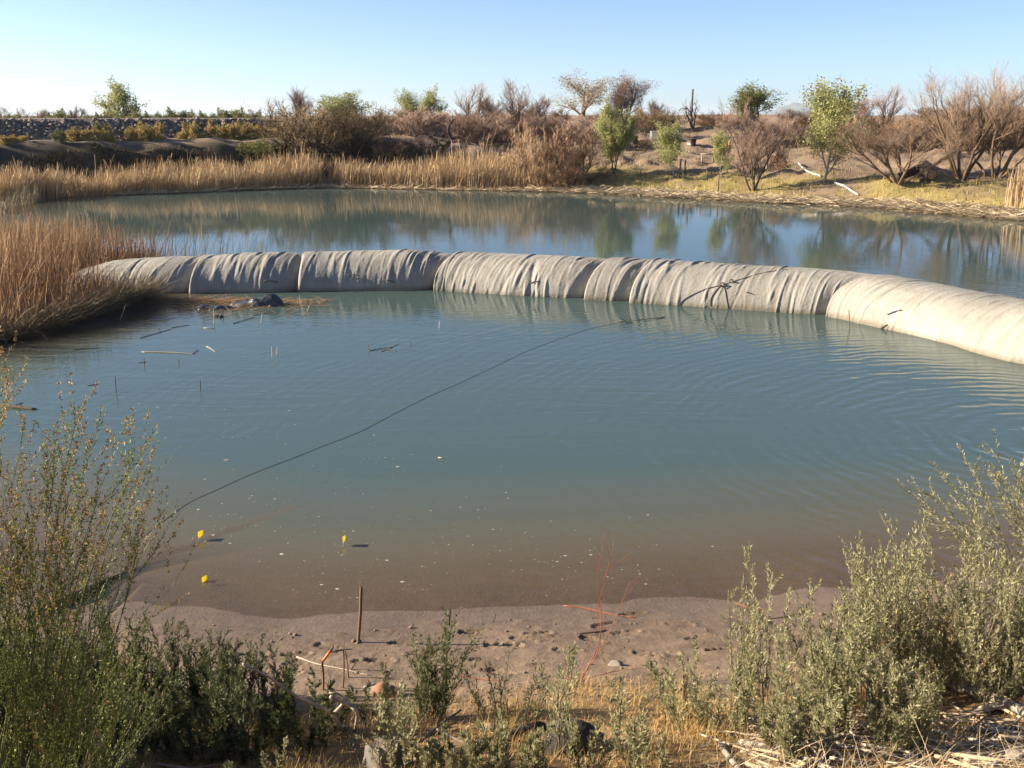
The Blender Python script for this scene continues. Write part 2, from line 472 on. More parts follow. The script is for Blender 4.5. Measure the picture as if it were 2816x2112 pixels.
def ground_mat(name, wet=True):
    m, nt, N, K, b = new_mat(name)
    at = N.new('ShaderNodeAttribute'); at.attribute_name = 'col'
    g = N.new('ShaderNodeNewGeometry')
    nz = N.new('ShaderNodeTexNoise'); nz.inputs['Scale'].default_value = 9; nz.inputs['Detail'].default_value = 8; nz.inputs['Roughness'].default_value = .65
    K.new(g.outputs['Position'], nz.inputs['Vector'])
    mr = N.new('ShaderNodeMapRange'); mr.inputs['From Min'].default_value = .25; mr.inputs['From Max'].default_value = .75; mr.inputs['To Min'].default_value = .72; mr.inputs['To Max'].default_value = 1.25
    K.new(nz.outputs['Fac'], mr.inputs['Value'])
    mul = N.new('ShaderNodeVectorMath'); mul.operation = 'SCALE'
    K.new(at.outputs['Color'], mul.inputs[0]); K.new(mr.outputs['Result'], mul.inputs['Scale'])
    # wet mud close to the water line: darker and glossier, following the height above the water
    sep = N.new('ShaderNodeSeparateXYZ'); K.new(g.outputs['Position'], sep.inputs[0])
    ad = N.new('ShaderNodeMath'); ad.operation = 'MULTIPLY_ADD'; ad.inputs[1].default_value = .08; ad.inputs[2].default_value = -.04
    K.new(nz.outputs['Fac'], ad.inputs[0])
    hz = N.new('ShaderNodeMath'); hz.operation = 'ADD'; K.new(sep.outputs['Z'], hz.inputs[0]); K.new(ad.outputs[0], hz.inputs[1])
    w = N.new('ShaderNodeMapRange'); w.inputs['From Min'].default_value = .03; w.inputs['From Max'].default_value = .26; w.inputs['To Min'].default_value = 1; w.inputs['To Max'].default_value = 0
    K.new(hz.outputs[0], w.inputs['Value'])
    dk = N.new('ShaderNodeMapRange'); dk.inputs['To Min'].default_value = 1; dk.inputs['To Max'].default_value = .72
    K.new(w.outputs['Result'], dk.inputs['Value'])
    m2 = N.new('ShaderNodeVectorMath'); m2.operation = 'SCALE'
    K.new(mul.outputs[0], m2.inputs[0]); K.new(dk.outputs['Result'], m2.inputs['Scale'])
    K.new(m2.outputs[0], b.inputs['Base Color'])
    rr = N.new('ShaderNodeMapRange'); rr.inputs['To Min'].default_value = .92; rr.inputs['To Max'].default_value = .42
    K.new(w.outputs['Result'], rr.inputs['Value']); K.new(rr.outputs['Result'], b.inputs['Roughness'])
    b.inputs['Specular IOR Level'].default_value = .35
    n2 = N.new('ShaderNodeTexNoise'); n2.inputs['Scale'].default_value = 28; n2.inputs['Detail'].default_value = 7; n2.inputs['Roughness'].default_value = .7
    K.new(g.outputs['Position'], n2.inputs['Vector'])
    bp = N.new('ShaderNodeBump'); bp.inputs['Strength'].default_value = .7; bp.inputs['Distance'].default_value = .02
    K.new(n2.outputs['Fac'], bp.inputs['Height']); K.new(bp.outputs['Normal'], b.inputs['Normal'])
    return m
M['ground'] = ground_mat('ground_soil')
def rgba(c): return np.concatenate([c.reshape(-1, 3), np.ones((c.size // 3, 1))], 1)
ground = build('ground', [(np.stack([X, Y, Z], -1).reshape(-1, 3), Fg, 0)], M['ground'], smooth_shade=True, attrs={'col': ('FLOAT_COLOR', rgba(Cg))})
tag(ground, 'brown earth banks rising around the pond to a flat dry plain', 'ground', kind='structure')

# mud beach: fine sheet with boot prints, clods and drag marks
rng = np.random.default_rng(7)
mx_ = np.arange(MUD[0], MUD[1], MSTEP); my_ = np.arange(MUD[2], MUD[3], MSTEP)
X, Y = np.meshgrid(mx_, my_)
Zm = H(X, Y)
sdm = sdist(X, Y).reshape(X.shape)
dryness = smooth(.1, .6, sdm) * (1 - smooth(2.2, 2.8, sdm))
Zm = Zm + dryness * (fbm(X * 3, Y * 6, 61) * .02 + np.abs(fbm(X * 9, Y * 16, 63)) * .016 * smooth(-.1, .25, fbm(X * .9, Y * 1.6, 65)))
def boot(cx, cy, ang, L=.30, W=.105, deep=.02):
    ca, sa = math.cos(ang), math.sin(ang)
    u = (X - cx) * ca + (Y - cy) * sa; v = -(X - cx) * sa + (Y - cy) * ca
    r = ((np.abs(u) / (L / 2)) ** 2.6 + (np.abs(v) / (W / 2 * (1 + .25 * np.sin(u / L * 5)))) ** 2.6)
    sel = r < 2.2
    if not sel.any(): return
    rr = r[sel]
    tread = .0028 * np.sign(np.sin(u[sel] * 2 * math.pi / .042 + np.abs(v[sel]) * 40))
    dz = np.where(rr < 1, -deep + tread, .011 * np.exp(-((rr - 1.25) / .35) ** 2))
    Zm[sel] += dz
prints = [(815, 1800), (820, 1828), (790, 1850), (1010, 1822), (1045, 1818), (1300, 1738), (1270, 1742), (1370, 1775), (1400, 1776), (1380, 1848), (1360, 1850), (1440, 1760), (1480, 1745), (1630, 1760), (1720, 1740), (1780, 1800), (1830, 1802), (1560, 1790), (1870, 1720), (1920, 1755), (1160, 1800), (1110, 1770), (700, 1800), (900, 1780), (1980, 1790), (1660, 1720), (1250, 1850), (1330, 1815), (2050, 1730), (1740, 1690)]
for i, (px, py) in enumerate(prints):
    p = hit(px, py)
    boot(p[0], p[1], rng.normal(.05, .3) + (math.pi if i % 2 else 0), .29, .10, rng.uniform(.008, .018))
for i in range(140):   # scattered scuffs
    cx = rng.uniform(MUD[0], MUD[1]); cy = rng.uniform(7.4, 9.2)
    a = rng.uniform(.02, .09); b_ = a * rng.uniform(.3, .6); h_ = rng.uniform(-.014, .02)
    q = ((X - cx) / a) ** 2 + ((Y - cy) / b_) ** 2
    s_ = q < 5
    Zm[s_] += h_ * np.exp(-q[s_])
edge = np.minimum.reduce([X - MUD[0], MUD[1] - X, Y - MUD[2], MUD[3] - Y])
Zm = Zm + .006 - .09 * (1 - smooth(.0, .22, edge))
ny, nx = X.shape
idx = np.arange(ny * nx).reshape(ny, nx)
Fm = np.stack([idx[:-1, :-1], idx[:-1, 1:], idx[1:, 1:], idx[1:, :-1]], -1).reshape(-1, 4)
Cm = ground_colour(X, Y, Zm, sdm)
mud = build('mud_beach', [(np.stack([X, Y, Zm], -1).reshape(-1, 3), Fm, 0)], M['ground'], smooth_shade=True, attrs={'col': ('FLOAT_COLOR', rgba(Cm))})
tag(mud, 'trampled wet mud beach with boot prints along the near water edge', 'mud', kind='structure')
def mud_z(x, y):
    ix = int(round((x - MUD[0]) / MSTEP)); iy = int(round((y - MUD[2]) / MSTEP))
    if 0 <= ix < nx and 0 <= iy < ny: return float(max(Zm[iy, ix], H(np.array([x]), np.array([y]))[0] - .04))
    return float(H(np.array([x]), np.array([y]))[0])

# ------------------------------------------------------------------ water
xw = axis([(-70, -30, 2), (-30, -8, .5), (-8, 9, .15), (9, 40, .5), (40, 60, 2)])
yw = axis([(8.3, 13, .12), (13, 30, .4), (30, 90, .8)])
Xw, Yw = np.meshgrid(xw, yw)
dep = np.maximum(-H(Xw, Yw), 0)
# a half-sunk log lies just under the surface here: the water above it is thin
LOGP = np.array([plane(60, 1712, .09), plane(200, 1648, .03), plane(330, 1592, -.06), plane(450, 1552, -.10), plane(600, 1505, -.15), plane(820, 1440, -.26)])
LOGR = .085
for a_, b_ in zip(LOGP[:-1], LOGP[1:]):
    for f_ in np.linspace(0, 1, 12):
        c_ = a_ * (1 - f_) + b_ * f_
        q_ = (Xw - c_[0]) ** 2 + (Yw - c_[1]) ** 2
        sel = q_ < LOGR ** 2 * 1.3
        dep[sel] = np.minimum(dep[sel], max(0, -(c_[2] + LOGR * .8)) + .01)
ny_, nx_ = Xw.shape
idx = np.arange(ny_ * nx_).reshape(ny_, nx_)
Fw = np.stack([idx[:-1, :-1], idx[:-1, 1:], idx[1:, 1:], idx[1:, :-1]], -1).reshape(-1, 4)
RIP = plane(2950, 1215)
def water_mat():
    m, nt, N, K, b = new_mat('pond_water')
    N.remove(b)
    out = N['Material Output']
    at = N.new('ShaderNodeAttribute'); at.attribute_name = 'depth'
    ex = N.new('ShaderNodeMath'); ex.operation = 'MULTIPLY'; ex.inputs[1].default_value = -8.0
    K.new(at.outputs['Fac'], ex.inputs[0])
    e2 = N.new('ShaderNodeMath'); e2.operation = 'EXPONENT'; K.new(ex.outputs[0], e2.inputs[0])
    op = N.new('ShaderNodeMath'); op.operation = 'SUBTRACT'; op.inputs[0].default_value = 1; K.new(e2.outputs[0], op.inputs[1])
    g = N.new('ShaderNodeNewGeometry')
    # ripples
    def noise(scale, sx, sy, rot=0, det=2, dist=0):
        mp = N.new('ShaderNodeMapping'); mp.inputs['Scale'].default_value = (sx, sy, 1); mp.inputs['Rotation'].default_value = (0, 0, rot)
        K.new(g.outputs['Position'], mp.inputs['Vector'])
        t = N.new('ShaderNodeTexNoise'); t.inputs['Scale'].default_value = scale; t.inputs['Detail'].default_value = det; t.inputs['Distortion'].default_value = dist
        K.new(mp.outputs['Vector'], t.inputs['Vector'])
        return t.outputs['Fac']
    def math_(op_, a, bb=None):
        n = N.new('ShaderNodeMath'); n.operation = op_
        for i, q in enumerate([a, bb]):
            if q is None: continue
            if isinstance(q, (int, float)): n.inputs[i].default_value = q
            else: K.new(q, n.inputs[i])
        return n.outputs[0]
    # ring waves spreading from a point at the right of the pool
    df = N.new('ShaderNodeVectorMath'); df.operation = 'DISTANCE'; df.inputs[1].default_value = tuple(RIP)
    K.new(g.outputs['Position'], df.inputs[0])
    wob = noise(.8, 1, 1)
    r = math_('ADD', df.outputs['Value'], math_('MULTIPLY', wob, .75))
    ring = math_('SINE', math_('MULTIPLY', r, 2 * math.pi / .30))
    ring2 = math_('SINE', math_('MULTIPLY', math_('ADD', r, math_('MULTIPLY', noise(.5, 1, 1, .4), .6)), 2 * math.pi / .62))
    fall = math_('EXPONENT', math_('MULTIPLY', df.outputs['Value'], -.10))
    brk = N.new('ShaderNodeMapRange'); brk.inputs['From Min'].default_value = .36; brk.inputs['From Max'].default_value = .64; brk.inputs['To Min'].default_value = .3
    K.new(noise(.7, 1, 1, .3, 3), brk.inputs['Value']); brk = brk.outputs['Result']
    rings = math_('MULTIPLY', math_('ADD', ring, math_('MULTIPLY', ring2, .6)), math_('MULTIPLY', math_('MULTIPLY', fall, .0046), brk))
    wind = math_('MULTIPLY', noise(1.0, .75, 3.2, .22, 3, .4), .013)
    fine = math_('MULTIPLY', noise(1.0, 3.5, 11.0, .1, 2, .3), .0022)
    patchy = N.new('ShaderNodeMapRange'); patchy.inputs['From Min'].default_value = .35; patchy.inputs['From Max'].default_value = .65; patchy.inputs['To Min'].default_value = .35; patchy.inputs['To Max'].default_value = 1.0
    K.new(noise(.16, 1, 1), patchy.inputs['Value'])
    sp = N.new('ShaderNodeSeparateXYZ'); K.new(g.outputs['Position'], sp.inputs[0])
    calm = N.new('ShaderNodeMapRange'); calm.inputs['From Min'].default_value = 27; calm.inputs['From Max'].default_value = 33; calm.inputs['To Min'].default_value = 1; calm.inputs['To Max'].default_value = .2
    K.new(sp.outputs['Y'], calm.inputs['Value'])
    tot = math_('ADD', math_('MULTIPLY', math_('MULTIPLY', math_('ADD', wind, fine), patchy.outputs['Result']), calm.outputs['Result']), rings)
    bp = N.new('ShaderNodeBump'); bp.inputs['Strength'].default_value = 1; bp.inputs['Distance'].default_value = 1
    K.new(tot, bp.inputs['Height'])
    fr = N.new('ShaderNodeFresnel'); K.new(bp.outputs['Normal'], fr.inputs['Normal'])
    io = N.new('ShaderNodeMix'); io.inputs['A'].default_value = 1.333; io.inputs['B'].default_value = 1 / 1.333
    K.new(g.outputs['Backfacing'], io.inputs['Factor']); K.new(io.outputs['Result'], fr.inputs['IOR'])      # no refraction in this thin sheet: same reflectance from both sides
    gl = N.new('ShaderNodeBsdfGlossy'); gl.inputs['Roughness'].default_value = .03; K.new(bp.outputs['Normal'], gl.inputs['Normal'])
    tr = N.new('ShaderNodeBsdfTransparent'); tr.inputs['Color'].default_value = (.86, .82, .70, 1)
    di = N.new('ShaderNodeBsdfDiffuse')
    # suspended silt: browner where the water is thin over the mud, green-grey where deep
    dr = N.new('ShaderNodeMapRange'); dr.inputs['From Min'].default_value = .05; dr.inputs['From Max'].default_value = .55
    K.new(at.outputs['Fac'], dr.inputs['Value'])
    cr = ramp(N, [(0, (.155, .12, .072)), (.2, (.122, .108, .07)), (.45, (.085, .092, .068)), (1, (.054, .084, .080))])
    K.new(dr.outputs['Result'], cr.inputs['Fac']); K.new(cr.outputs['Color'], di.inputs['Color'])
    mx = N.new('ShaderNodeMixShader'); K.new(op.outputs[0], mx.inputs['Fac']); K.new(tr.outputs[0], mx.inputs[1]); K.new(di.outputs[0], mx.inputs[2])
    m2 = N.new('ShaderNodeMixShader'); K.new(fr.outputs[0], m2.inputs['Fac']); K.new(mx.outputs[0], m2.inputs[1]); K.new(gl.outputs[0], m2.inputs[2])
    K.new(m2.outputs[0], out.inputs['Surface'])
    return m
M['water'] = water_mat()
water = build('water', [(np.stack([Xw, Yw, np.zeros_like(Xw)], -1).reshape(-1, 3), Fw, 0)], M['water'], smooth_shade=True, attrs={'depth': ('FLOAT', dep.ravel())})
tag(water, 'still blue-green pond water with faint ripples, brown over the near mud', 'water', kind='structure')

# ------------------------------------------------------------------ far blue hill
hx, hy = 9000 * (2145 - 1408) / FPX, 9000.0
rng = np.random.default_rng(3)
hxs = np.linspace(-560, 560, 57); hys = np.linspace(-900, 900, 25)
HX, HY = np.meshgrid(hxs, hys)
rid = 80 * np.exp(-((HX + 10) / 150) ** 2) * (1 + .35 * fbm(HX / 60, HY / 200, 5)) + 52 * np.exp(-((HX - 130) / 130) ** 2) * (1 + .3 * fbm(HX / 50, HY / 200, 8)) + 14 * np.exp(-(HX / 350) ** 2)
HZ = rid * np.exp(-(HY / 500) ** 2) - 8
idx = np.arange(HX.size).reshape(HX.shape)
Fh = np.stack([idx[:-1, :-1], idx[:-1, 1:], idx[1:, 1:], idx[1:, :-1]], -1).reshape(-1, 4)
M['hill'] = plain('hill_rock', [(.05, .055, .05), (.085, .085, .075)], .01, .95)
hill = build('hills', [(np.stack([HX + hx, HY + hy, HZ], -1).reshape(-1, 3), Fh, 0)], M['hill'])
tag(hill, 'small blue-hazed mountain far beyond the plain', 'hill', kind='structure')
# ------------------------------------------------------------------ inflatable dam
def catmull(P, n):
    P = np.asarray(P, float); Q = np.vstack([2 * P[0] - P[1], P, 2 * P[-1] - P[-2]])
    out = []
    for i in range(len(P) - 1):
        p0, p1, p2, p3 = Q[i:i + 4]
        t = np.linspace(0, 1, n, endpoint=False)[:, None]
        out.append(.5 * ((2 * p1) + (-p0 + p2) * t + (2 * p0 - 5 * p1 + 4 * p2 - p3) * t ** 2 + (-p0 + 3 * p1 - 3 * p2 + p3) * t ** 3))
    out.append(P[-1:])
    return np.vstack(out)
def resample(P, step):
    d = np.r_[0, np.cumsum(np.linalg.norm(np.diff(P, axis=0), axis=1))]
    n = int(d[-1] / step)
    s = np.linspace(0, d[-1], n + 1)
    return np.stack([np.interp(s, d, P[:, i]) for i in range(P.shape[1])], -1), s
DW, DB, DC = 1.42, 1.07, -0.10      # half width, half height, centre height
fw = [(175, 806), (360, 808), (510, 808), (815, 803), (1000, 800), (1190, 800), (1400, 812), (1600, 823), (1800, 836), (2050, 853), (2270, 870), (2420, 902), (2600, 945), (2816, 1000)]
front = np.array([plane(*p)[:2] for p in fw])
tan = np.gradient(front, axis=0); tan /= np.linalg.norm(tan, axis=1)[:, None]
cen = front + np.stack([-tan[:, 1], tan[:, 0]], -1) * DW
ext = cen[-1] + np.array([[2.6, -1.9], [5.0, -3.4], [7.5, -4.6]])
cen = np.vstack([cen, ext])
cl, S = resample(catmull(cen, 20), .028)
T = np.gradient(cl, axis=0); T /= np.linalg.norm(T, axis=1)[:, None]
for _ in range(40):     # smooth tangents so that rings do not pinch
    T[1:-1] = (T[:-2] + 2 * T[1:-1] + T[2:]) / 4
T /= np.linalg.norm(T, axis=1)[:, None]
Nv = np.stack([T[:, 1], -T[:, 0]], -1)      # towards the near pool
nth = 68
th = np.linspace(math.radians(-42), math.radians(222), nth)      # 0 = near side, 90 = top
TH, SS = np.meshgrid(th, S)
LEN = S[-1]
def s_of_px(px, py):
    w = plane(px, py)[:2]
    return S[np.argmin(((cl + Nv * DW - w) ** 2).sum(1))]
rng = np.random.default_rng(12)
Dp = np.zeros_like(SS)
up = np.clip(np.sin(TH), 0, 1)
creases = [s_of_px(510, 808), s_of_px(812, 803), s_of_px(1185, 800), s_of_px(1598, 822), s_of_px(1722, 832), s_of_px(2268, 870)]
cdeep = [.22, .18, .26, .30, .22, .38]
tilts = [.16, .10, .42, .36, .32, .70]
for sc_, dp_, tl in zip(creases, cdeep, tilts):
    ds = SS - sc_ - tl * (TH - .3) * smooth(.0, 1.2, TH) - .05 * np.sin(TH * 2.3)
    left = -dp_ * np.exp(np.minimum(ds, 0) / .34) * (ds < 0)
    right = (-dp_ + (dp_ + .07) * smooth(0, .11, ds)) * (ds >= 0)
    right = np.where(ds > .11, .07 * np.exp(-(ds - .11) / .9), right)
    fade = 1 - .72 * smooth(1.15, 1.9, TH)
    Dp += (left + right) * fade
# long soft swells, then hundreds of sewn-fabric wrinkles running round the tube
for i in range(26):
    s0 = rng.uniform(0, LEN); w = rng.uniform(.4, 1.1)
    Dp += rng.normal(0, .03) * np.exp(-((SS - s0) / w) ** 2)
def dens(s):   # wrinkles crowd between the left creases, thin out on the right
    return np.interp(s, [0, creases[0], creases[1], creases[2], creases[3], creases[5], creases[5] + 3, LEN], [.6, 1, 1.6, 1.7, 1.0, 1.0, .8, .8])
nf = 0
while nf < 620:
    s0 = rng.uniform(0, LEN)
    if rng.random() > dens(s0) / 1.7: continue
    nf += 1
    w = rng.uniform(.018, .065); a = rng.uniform(.006, .022) * (1 if rng.random() < .8 else -1)
    if rng.random() < .16: a *= 1.7; w *= 1.3
    t0 = rng.uniform(-.8, 1.3); t1 = t0 + rng.uniform(.6, 2.2)
    tl = rng.normal(.22, .10); bow = rng.normal(0, .05)
    lo, hi = np.searchsorted(S, [s0 - 1.2, s0 + 1.2])
    ss = SS[lo:hi]; tt = TH[lo:hi]
    ds = ss - s0 - tl * (tt - .8) - bow * np.sin(tt * 2)
    sk = np.where(ds > 0, w, w * rng.uniform(.35, .8))
    win = smooth(t0, t0 + .35, tt) * (1 - smooth(t1 - .5, t1, tt))
    Dp[lo:hi] += a * np.exp(-(ds / sk) ** 2) * win
Dp += .012 * fbm(SS * 1.1, TH * 2.0, 71) + .004 * fbm(SS * 6, TH * 3, 73)
hgt = np.interp(S, [0, 2.2, 5, LEN], [.80, .90, 1.0, 1.03])[:, None]     # sags at its far left end
zdip = np.interp(S, [0, 1.0, 2.5], [-.25, -.05, 0])[:, None]
ca = np.cos(TH); sa = np.sin(TH)
er = (np.abs(ca) ** 2.3 + np.abs(sa) ** 2.3) ** (-1 / 2.3)
off = er * ca * DW + ca * Dp; zz = DC + zdip + er * sa * DB * hgt + sa * Dp
PX = cl[:, None, 0] + Nv[:, None, 0] * off; PY = cl[:, None, 1] + Nv[:, None, 1] * off
DV = np.stack([PX, PY, zz], -1)

def fabric_mat():
    m, nt, N, K, b = new_mat('geotextile')
    g = N.new('ShaderNodeNewGeometry')
    n1 = N.new('ShaderNodeTexNoise'); n1.inputs['Scale'].default_value = .55; n1.inputs['Detail'].default_value = 5
    K.new(g.outputs['Position'], n1.inputs['Vector'])
    r1 = ramp(N, [(.30, (.20, .191, .168)), (.50, (.252, .241, .216)), (.72, (.282, .271, .246))])
    K.new(n1.outputs['Fac'], r1.inputs['Fac'])
    # silt stains running down, and a tide line close to the water
    mp = N.new('ShaderNodeMapping'); mp.inputs['Scale'].default_value = (3.0, 3.0, .35); K.new(g.outputs['Position'], mp.inputs['Vector'])
    n2 = N.new('ShaderNodeTexNoise'); n2.inputs['Scale'].default_value = 1.1; n2.inputs['Detail'].default_value = 6; K.new(mp.outputs[0], n2.inputs['Vector'])
    r2 = N.new('ShaderNodeMapRange'); r2.inputs['From Min'].default_value = .48; r2.inputs['From Max'].default_value = .72; r2.inputs['To Max'].default_value = .42
    K.new(n2.outputs['Fac'], r2.inputs['Value'])
    mx = N.new('ShaderNodeMix'); mx.data_type = 'RGBA'; mx.inputs['B'].default_value = (.15, .12, .085, 1)
    K.new(r2.outputs['Result'], mx.inputs['Factor']); K.new(r1.outputs['Color'], mx.inputs['A'])
    sp = N.new('ShaderNodeSeparateXYZ'); K.new(g.outputs['Position'], sp.inputs[0])
    hz = N.new('ShaderNodeMath'); hz.operation = 'MULTIPLY_ADD'; hz.inputs[1].default_value = .22; K.new(n1.outputs['Fac'], hz.inputs[0]); K.new(sp.outputs['Z'], hz.inputs[2])
    r3 = N.new('ShaderNodeMapRange'); r3.inputs['From Min'].default_value = .12; r3.inputs['From Max'].default_value = .26; r3.inputs['To Min'].default_value = .8; r3.inputs['To Max'].default_value = 0
    K.new(hz.outputs[0], r3.inputs['Value'])
    m3 = N.new('ShaderNodeMix'); m3.data_type = 'RGBA'; m3.inputs['B'].default_value = (.12, .105, .072, 1)
    K.new(r3.outputs['Result'], m3.inputs['Factor']); K.new(mx.outputs['Result'], m3.inputs['A'])
    K.new(m3.outputs['Result'], b.inputs['Base Color'])
    b.inputs['Roughness'].default_value = .8; b.inputs['Specular IOR Level'].default_value = .25
    nb = N.new('ShaderNodeTexNoise'); nb.inputs['Scale'].default_value = 14; nb.inputs['Detail'].default_value = 5; K.new(g.outputs['Position'], nb.inputs['Vector'])
    bp = N.new('ShaderNodeBump'); bp.inputs['Strength'].default_value = .7; bp.inputs['Distance'].default_value = .02
    K.new(nb.outputs['Fac'], bp.inputs['Height']); K.new(bp.outputs['Normal'], b.inputs['Normal'])
    return m
M['fabric'] = fabric_mat()
dam = empty('inflatable_dam', (float(cl[len(cl) // 2, 0]), float(cl[len(cl) // 2, 1]), 0))
tag(dam, 'long beige fabric water-filled tube dam crossing the pond, wrinkled and bulging', 'dam')
o3 = np.array(dam.location)
cuts = [0] + [int(np.searchsorted(S, c)) for c in creases] + [len(S) - 1]
for a, b in zip(cuts[:-1], cuts[1:]):
    sub = DV[a:b + 1] - o3
    n0, n1 = sub.shape[:2]
    idx = np.arange(n0 * n1).reshape(n0, n1)
    F = np.stack([idx[:-1, :-1], idx[1:, :-1], idx[1:, 1:], idx[:-1, 1:]], -1).reshape(-1, 4)
    Vp = sub.reshape(-1, 3)
    if a == 0 or b == len(S) - 1:       # gathered, closed end
        row = idx[0] if a == 0 else idx[-1][::-1]
        c = Vp[row].mean(0) + (np.array([-.35, 0, 0]) if a == 0 else np.array([.3, -.2, 0]))
        Vp = np.vstack([Vp, c])
        F3 = np.stack([row[:-1], row[1:], np.full(n1 - 1, n0 * n1)], -1)
        Ft = np.concatenate([F[:, [0, 1, 2]], F[:, [0, 2, 3]], F3])
        p = build('cover_section', [(Vp, Ft, 0)], M['fabric'], dam, True)
    else:
        p = build('cover_section', [(Vp, F, 0)], M['fabric'], dam, True)
idx = np.arange(DV.shape[0] * DV.shape[1]).reshape(DV.shape[:2])[::3, ::2]
Fd = np.stack([idx[:-1, :-1], idx[1:, :-1], idx[1:, 1:], idx[:-1, 1:]], -1).reshape(-1, 4)
DAM_BVH = BVHTree.FromPolygons([tuple(v) for v in DV.reshape(-1, 3)], [tuple(int(q) for q in f) for f in Fd])
def on_dam(px, py, lift=.02):
    d = ray(px, py)
    loc, n, i, dist = DAM_BVH.ray_cast(Vector((0, 0, EYE)), Vector(d).normalized())
    if loc is None: return plane(px, py, .01)
    dv = -Vector(d).normalized()
    return np.array(loc + dv * lift)

# ------------------------------------------------------------------ stone levee
LA, LB = np.array([-62., 64.0]), np.array([-1.0, 105.0])
ld = (LB - LA) / np.linalg.norm(LB - LA); ln = np.array([ld[1], -ld[0]])      # ln points to the pond
LL = np.linalg.norm(LB - LA)
M['riprap'] = plain('riprap_stone', [(.085, .07, .06), (.16, .13, .11), (.25, .20, .165)], .9, .9, .02, 8)
M['levee'] = plain('levee_earth', [(.10, .082, .07), (.16, .13, .11)], 3, .95, .05, 5)
levee = empty('stone_levee', (float(LA[0] + ld[0] * LL / 2), float(LA[1] + ld[1] * LL / 2), 2.9))
tag(levee, 'long low levee faced with grey riprap stones behind the reeds', 'levee')
lo = np.array(levee.location)
TOPZ = 4.80; CREST = 2.4; RUN = 3.2
t = np.linspace(0, LL, 140)
endf = smooth(0, 9, LL - t)
prof = []
for (o_, z_) in [(CREST + RUN + .6, 2.5), (CREST + RUN, 2.86), (CREST, TOPZ - .05), (CREST - .5, TOPZ), (-CREST, TOPZ), (-CREST - RUN, 2.6)]:
    zc = 2.6 + (z_ - 2.6) * (.25 + .75 * endf) + .05 * fbm(t * .4, t * 0 + o_, 81)
    p = LA + ld * t[:, None] + ln * (o_ + .12 * fbm(t * .5, t * 0 + o_, 83))[:, None]
    prof.append(np.stack([p[:, 0], p[:, 1], zc], -1))
PR = np.stack(prof, 1) - lo
idx = np.arange(PR.shape[0] * PR.shape[1]).reshape(PR.shape[:2])
F = np.stack([idx[:-1, :-1], idx[1:, :-1], idx[1:, 1:], idx[:-1, 1:]], -1).reshape(-1, 4)
emb = build('embankment', [(PR.reshape(-1, 3), F, 0)], M['levee'], levee)
def rock_mesh(rng, sub=1, jit=.22):
    g = (1 + 5 ** .5) / 2
    V = nrm(np.array([(-1, g, 0), (1, g, 0), (-1, -g, 0), (1, -g, 0), (0, -1, g), (0, 1, g), (0, -1, -g), (0, 1, -g), (g, 0, -1), (g, 0, 1), (-g, 0, -1), (-g, 0, 1)], float))
    F = np.array([(0, 11, 5), (0, 5, 1), (0, 1, 7), (0, 7, 10), (0, 10, 11), (1, 5, 9), (5, 11, 4), (11, 10, 2), (10, 7, 6), (7, 1, 8), (3, 9, 4), (3, 4, 2), (3, 2, 6), (3, 6, 8), (3, 8, 9), (4, 9, 5), (2, 4, 11), (6, 2, 10), (8, 6, 7), (9, 8, 1)])
    for _ in range(sub):
        mid = {}; V = list(V); NF = []
        def md(a, b):
            k = (min(a, b), max(a, b))
            if k not in mid:
                mid[k] = len(V); V.append(nrm((V[a] + V[b]) / 2))
            return mid[k]
        for a, b, c in F:
            ab, bc, ca_ = md(a, b), md(b, c), md(c, a)
            NF += [(a, ab, ca_), (b, bc, ab), (c, ca_, bc), (ab, bc, ca_)]
        F = np.array(NF); V = np.array(V)
    V = np.asarray(V)
    V = V * (1 + rng.uniform(-jit, jit, (len(V), 1)))
    for _ in range(5):       # knock flats into it
        n = nrm(rng.normal(size=3)); lim = rng.uniform(.55, .85)
        dd = V @ n
        V = np.where((dd > lim)[:, None], V - (dd - lim)[:, None] * n, V)
    return V, F
rng = np.random.default_rng(5)
protos = [rock_mesh(rng, 0, .25) for _ in range(8)]
pmesh = []
for V, F in protos:
    o = build('stone', [(V, F, 0)], M['riprap'], emb); pmesh.append(o)
nst = 0; rest = []
tt0 = 8.0
for i in range(5400):
    t_ = rng.uniform(2, LL - 4); q = rng.random()
    ef = float(smooth(0, 9, LL - t_))
    o_ = CREST + RUN * (1 - q) + .03
    z_ = 2.6 + (2.86 + (TOPZ - .07 - 2.86) * q - 2.6) * (.25 + .75 * ef)
    p = LA + ld * t_ + ln * o_
    r = rng.uniform(.09, .24) * (1.2 if q < .25 else 1)
    rest.append((p[0], p[1], z_, r))
# stones in plain view, largest first, become single parts
vis = [k for k, (x, y, z, r) in enumerate(rest) if -1420 < x / y * FPX < -640]
vis.sort(key=lambda k: -rest[k][3] / rest[k][1])
single = vis[:300]
for j, k in enumerate(single):
    x, y, z, r = rest[k]
    src = pmesh[j % 8]
    o = src if j < 8 else src.copy()
    if j >= 8: COL.objects.link(o); o.parent = emb
    o.location = (x - lo[0], y - lo[1], z - lo[2]); o.scale = (r * rng.uniform(.9, 1.5), r * rng.uniform(.8, 1.2), r * rng.uniform(.6, .95))
    o.rotation_euler = (rng.uniform(-.5, .5), rng.uniform(-.5, .5), rng.uniform(0, 6.28))
parts = []
sset = set(single)
for k, (x, y, z, r) in enumerate(rest):
    if k in sset: continue
    V, F = protos[k % 8]
    a = rng.uniform(0, 6.28); c_, s_ = math.cos(a), math.sin(a)
    v = V * np.array([r * rng.uniform(.9, 1.5), r * rng.uniform(.8, 1.2), r * rng.uniform(.6, .95)])
    v = np.stack([v[:, 0] * c_ - v[:, 1] * s_, v[:, 0] * s_ + v[:, 1] * c_, v[:, 2]], -1) + np.array([x, y, z]) - lo
    parts.append((v, F, 0))
tag(build('riprap', parts, M['riprap'], emb), kind='stuff')
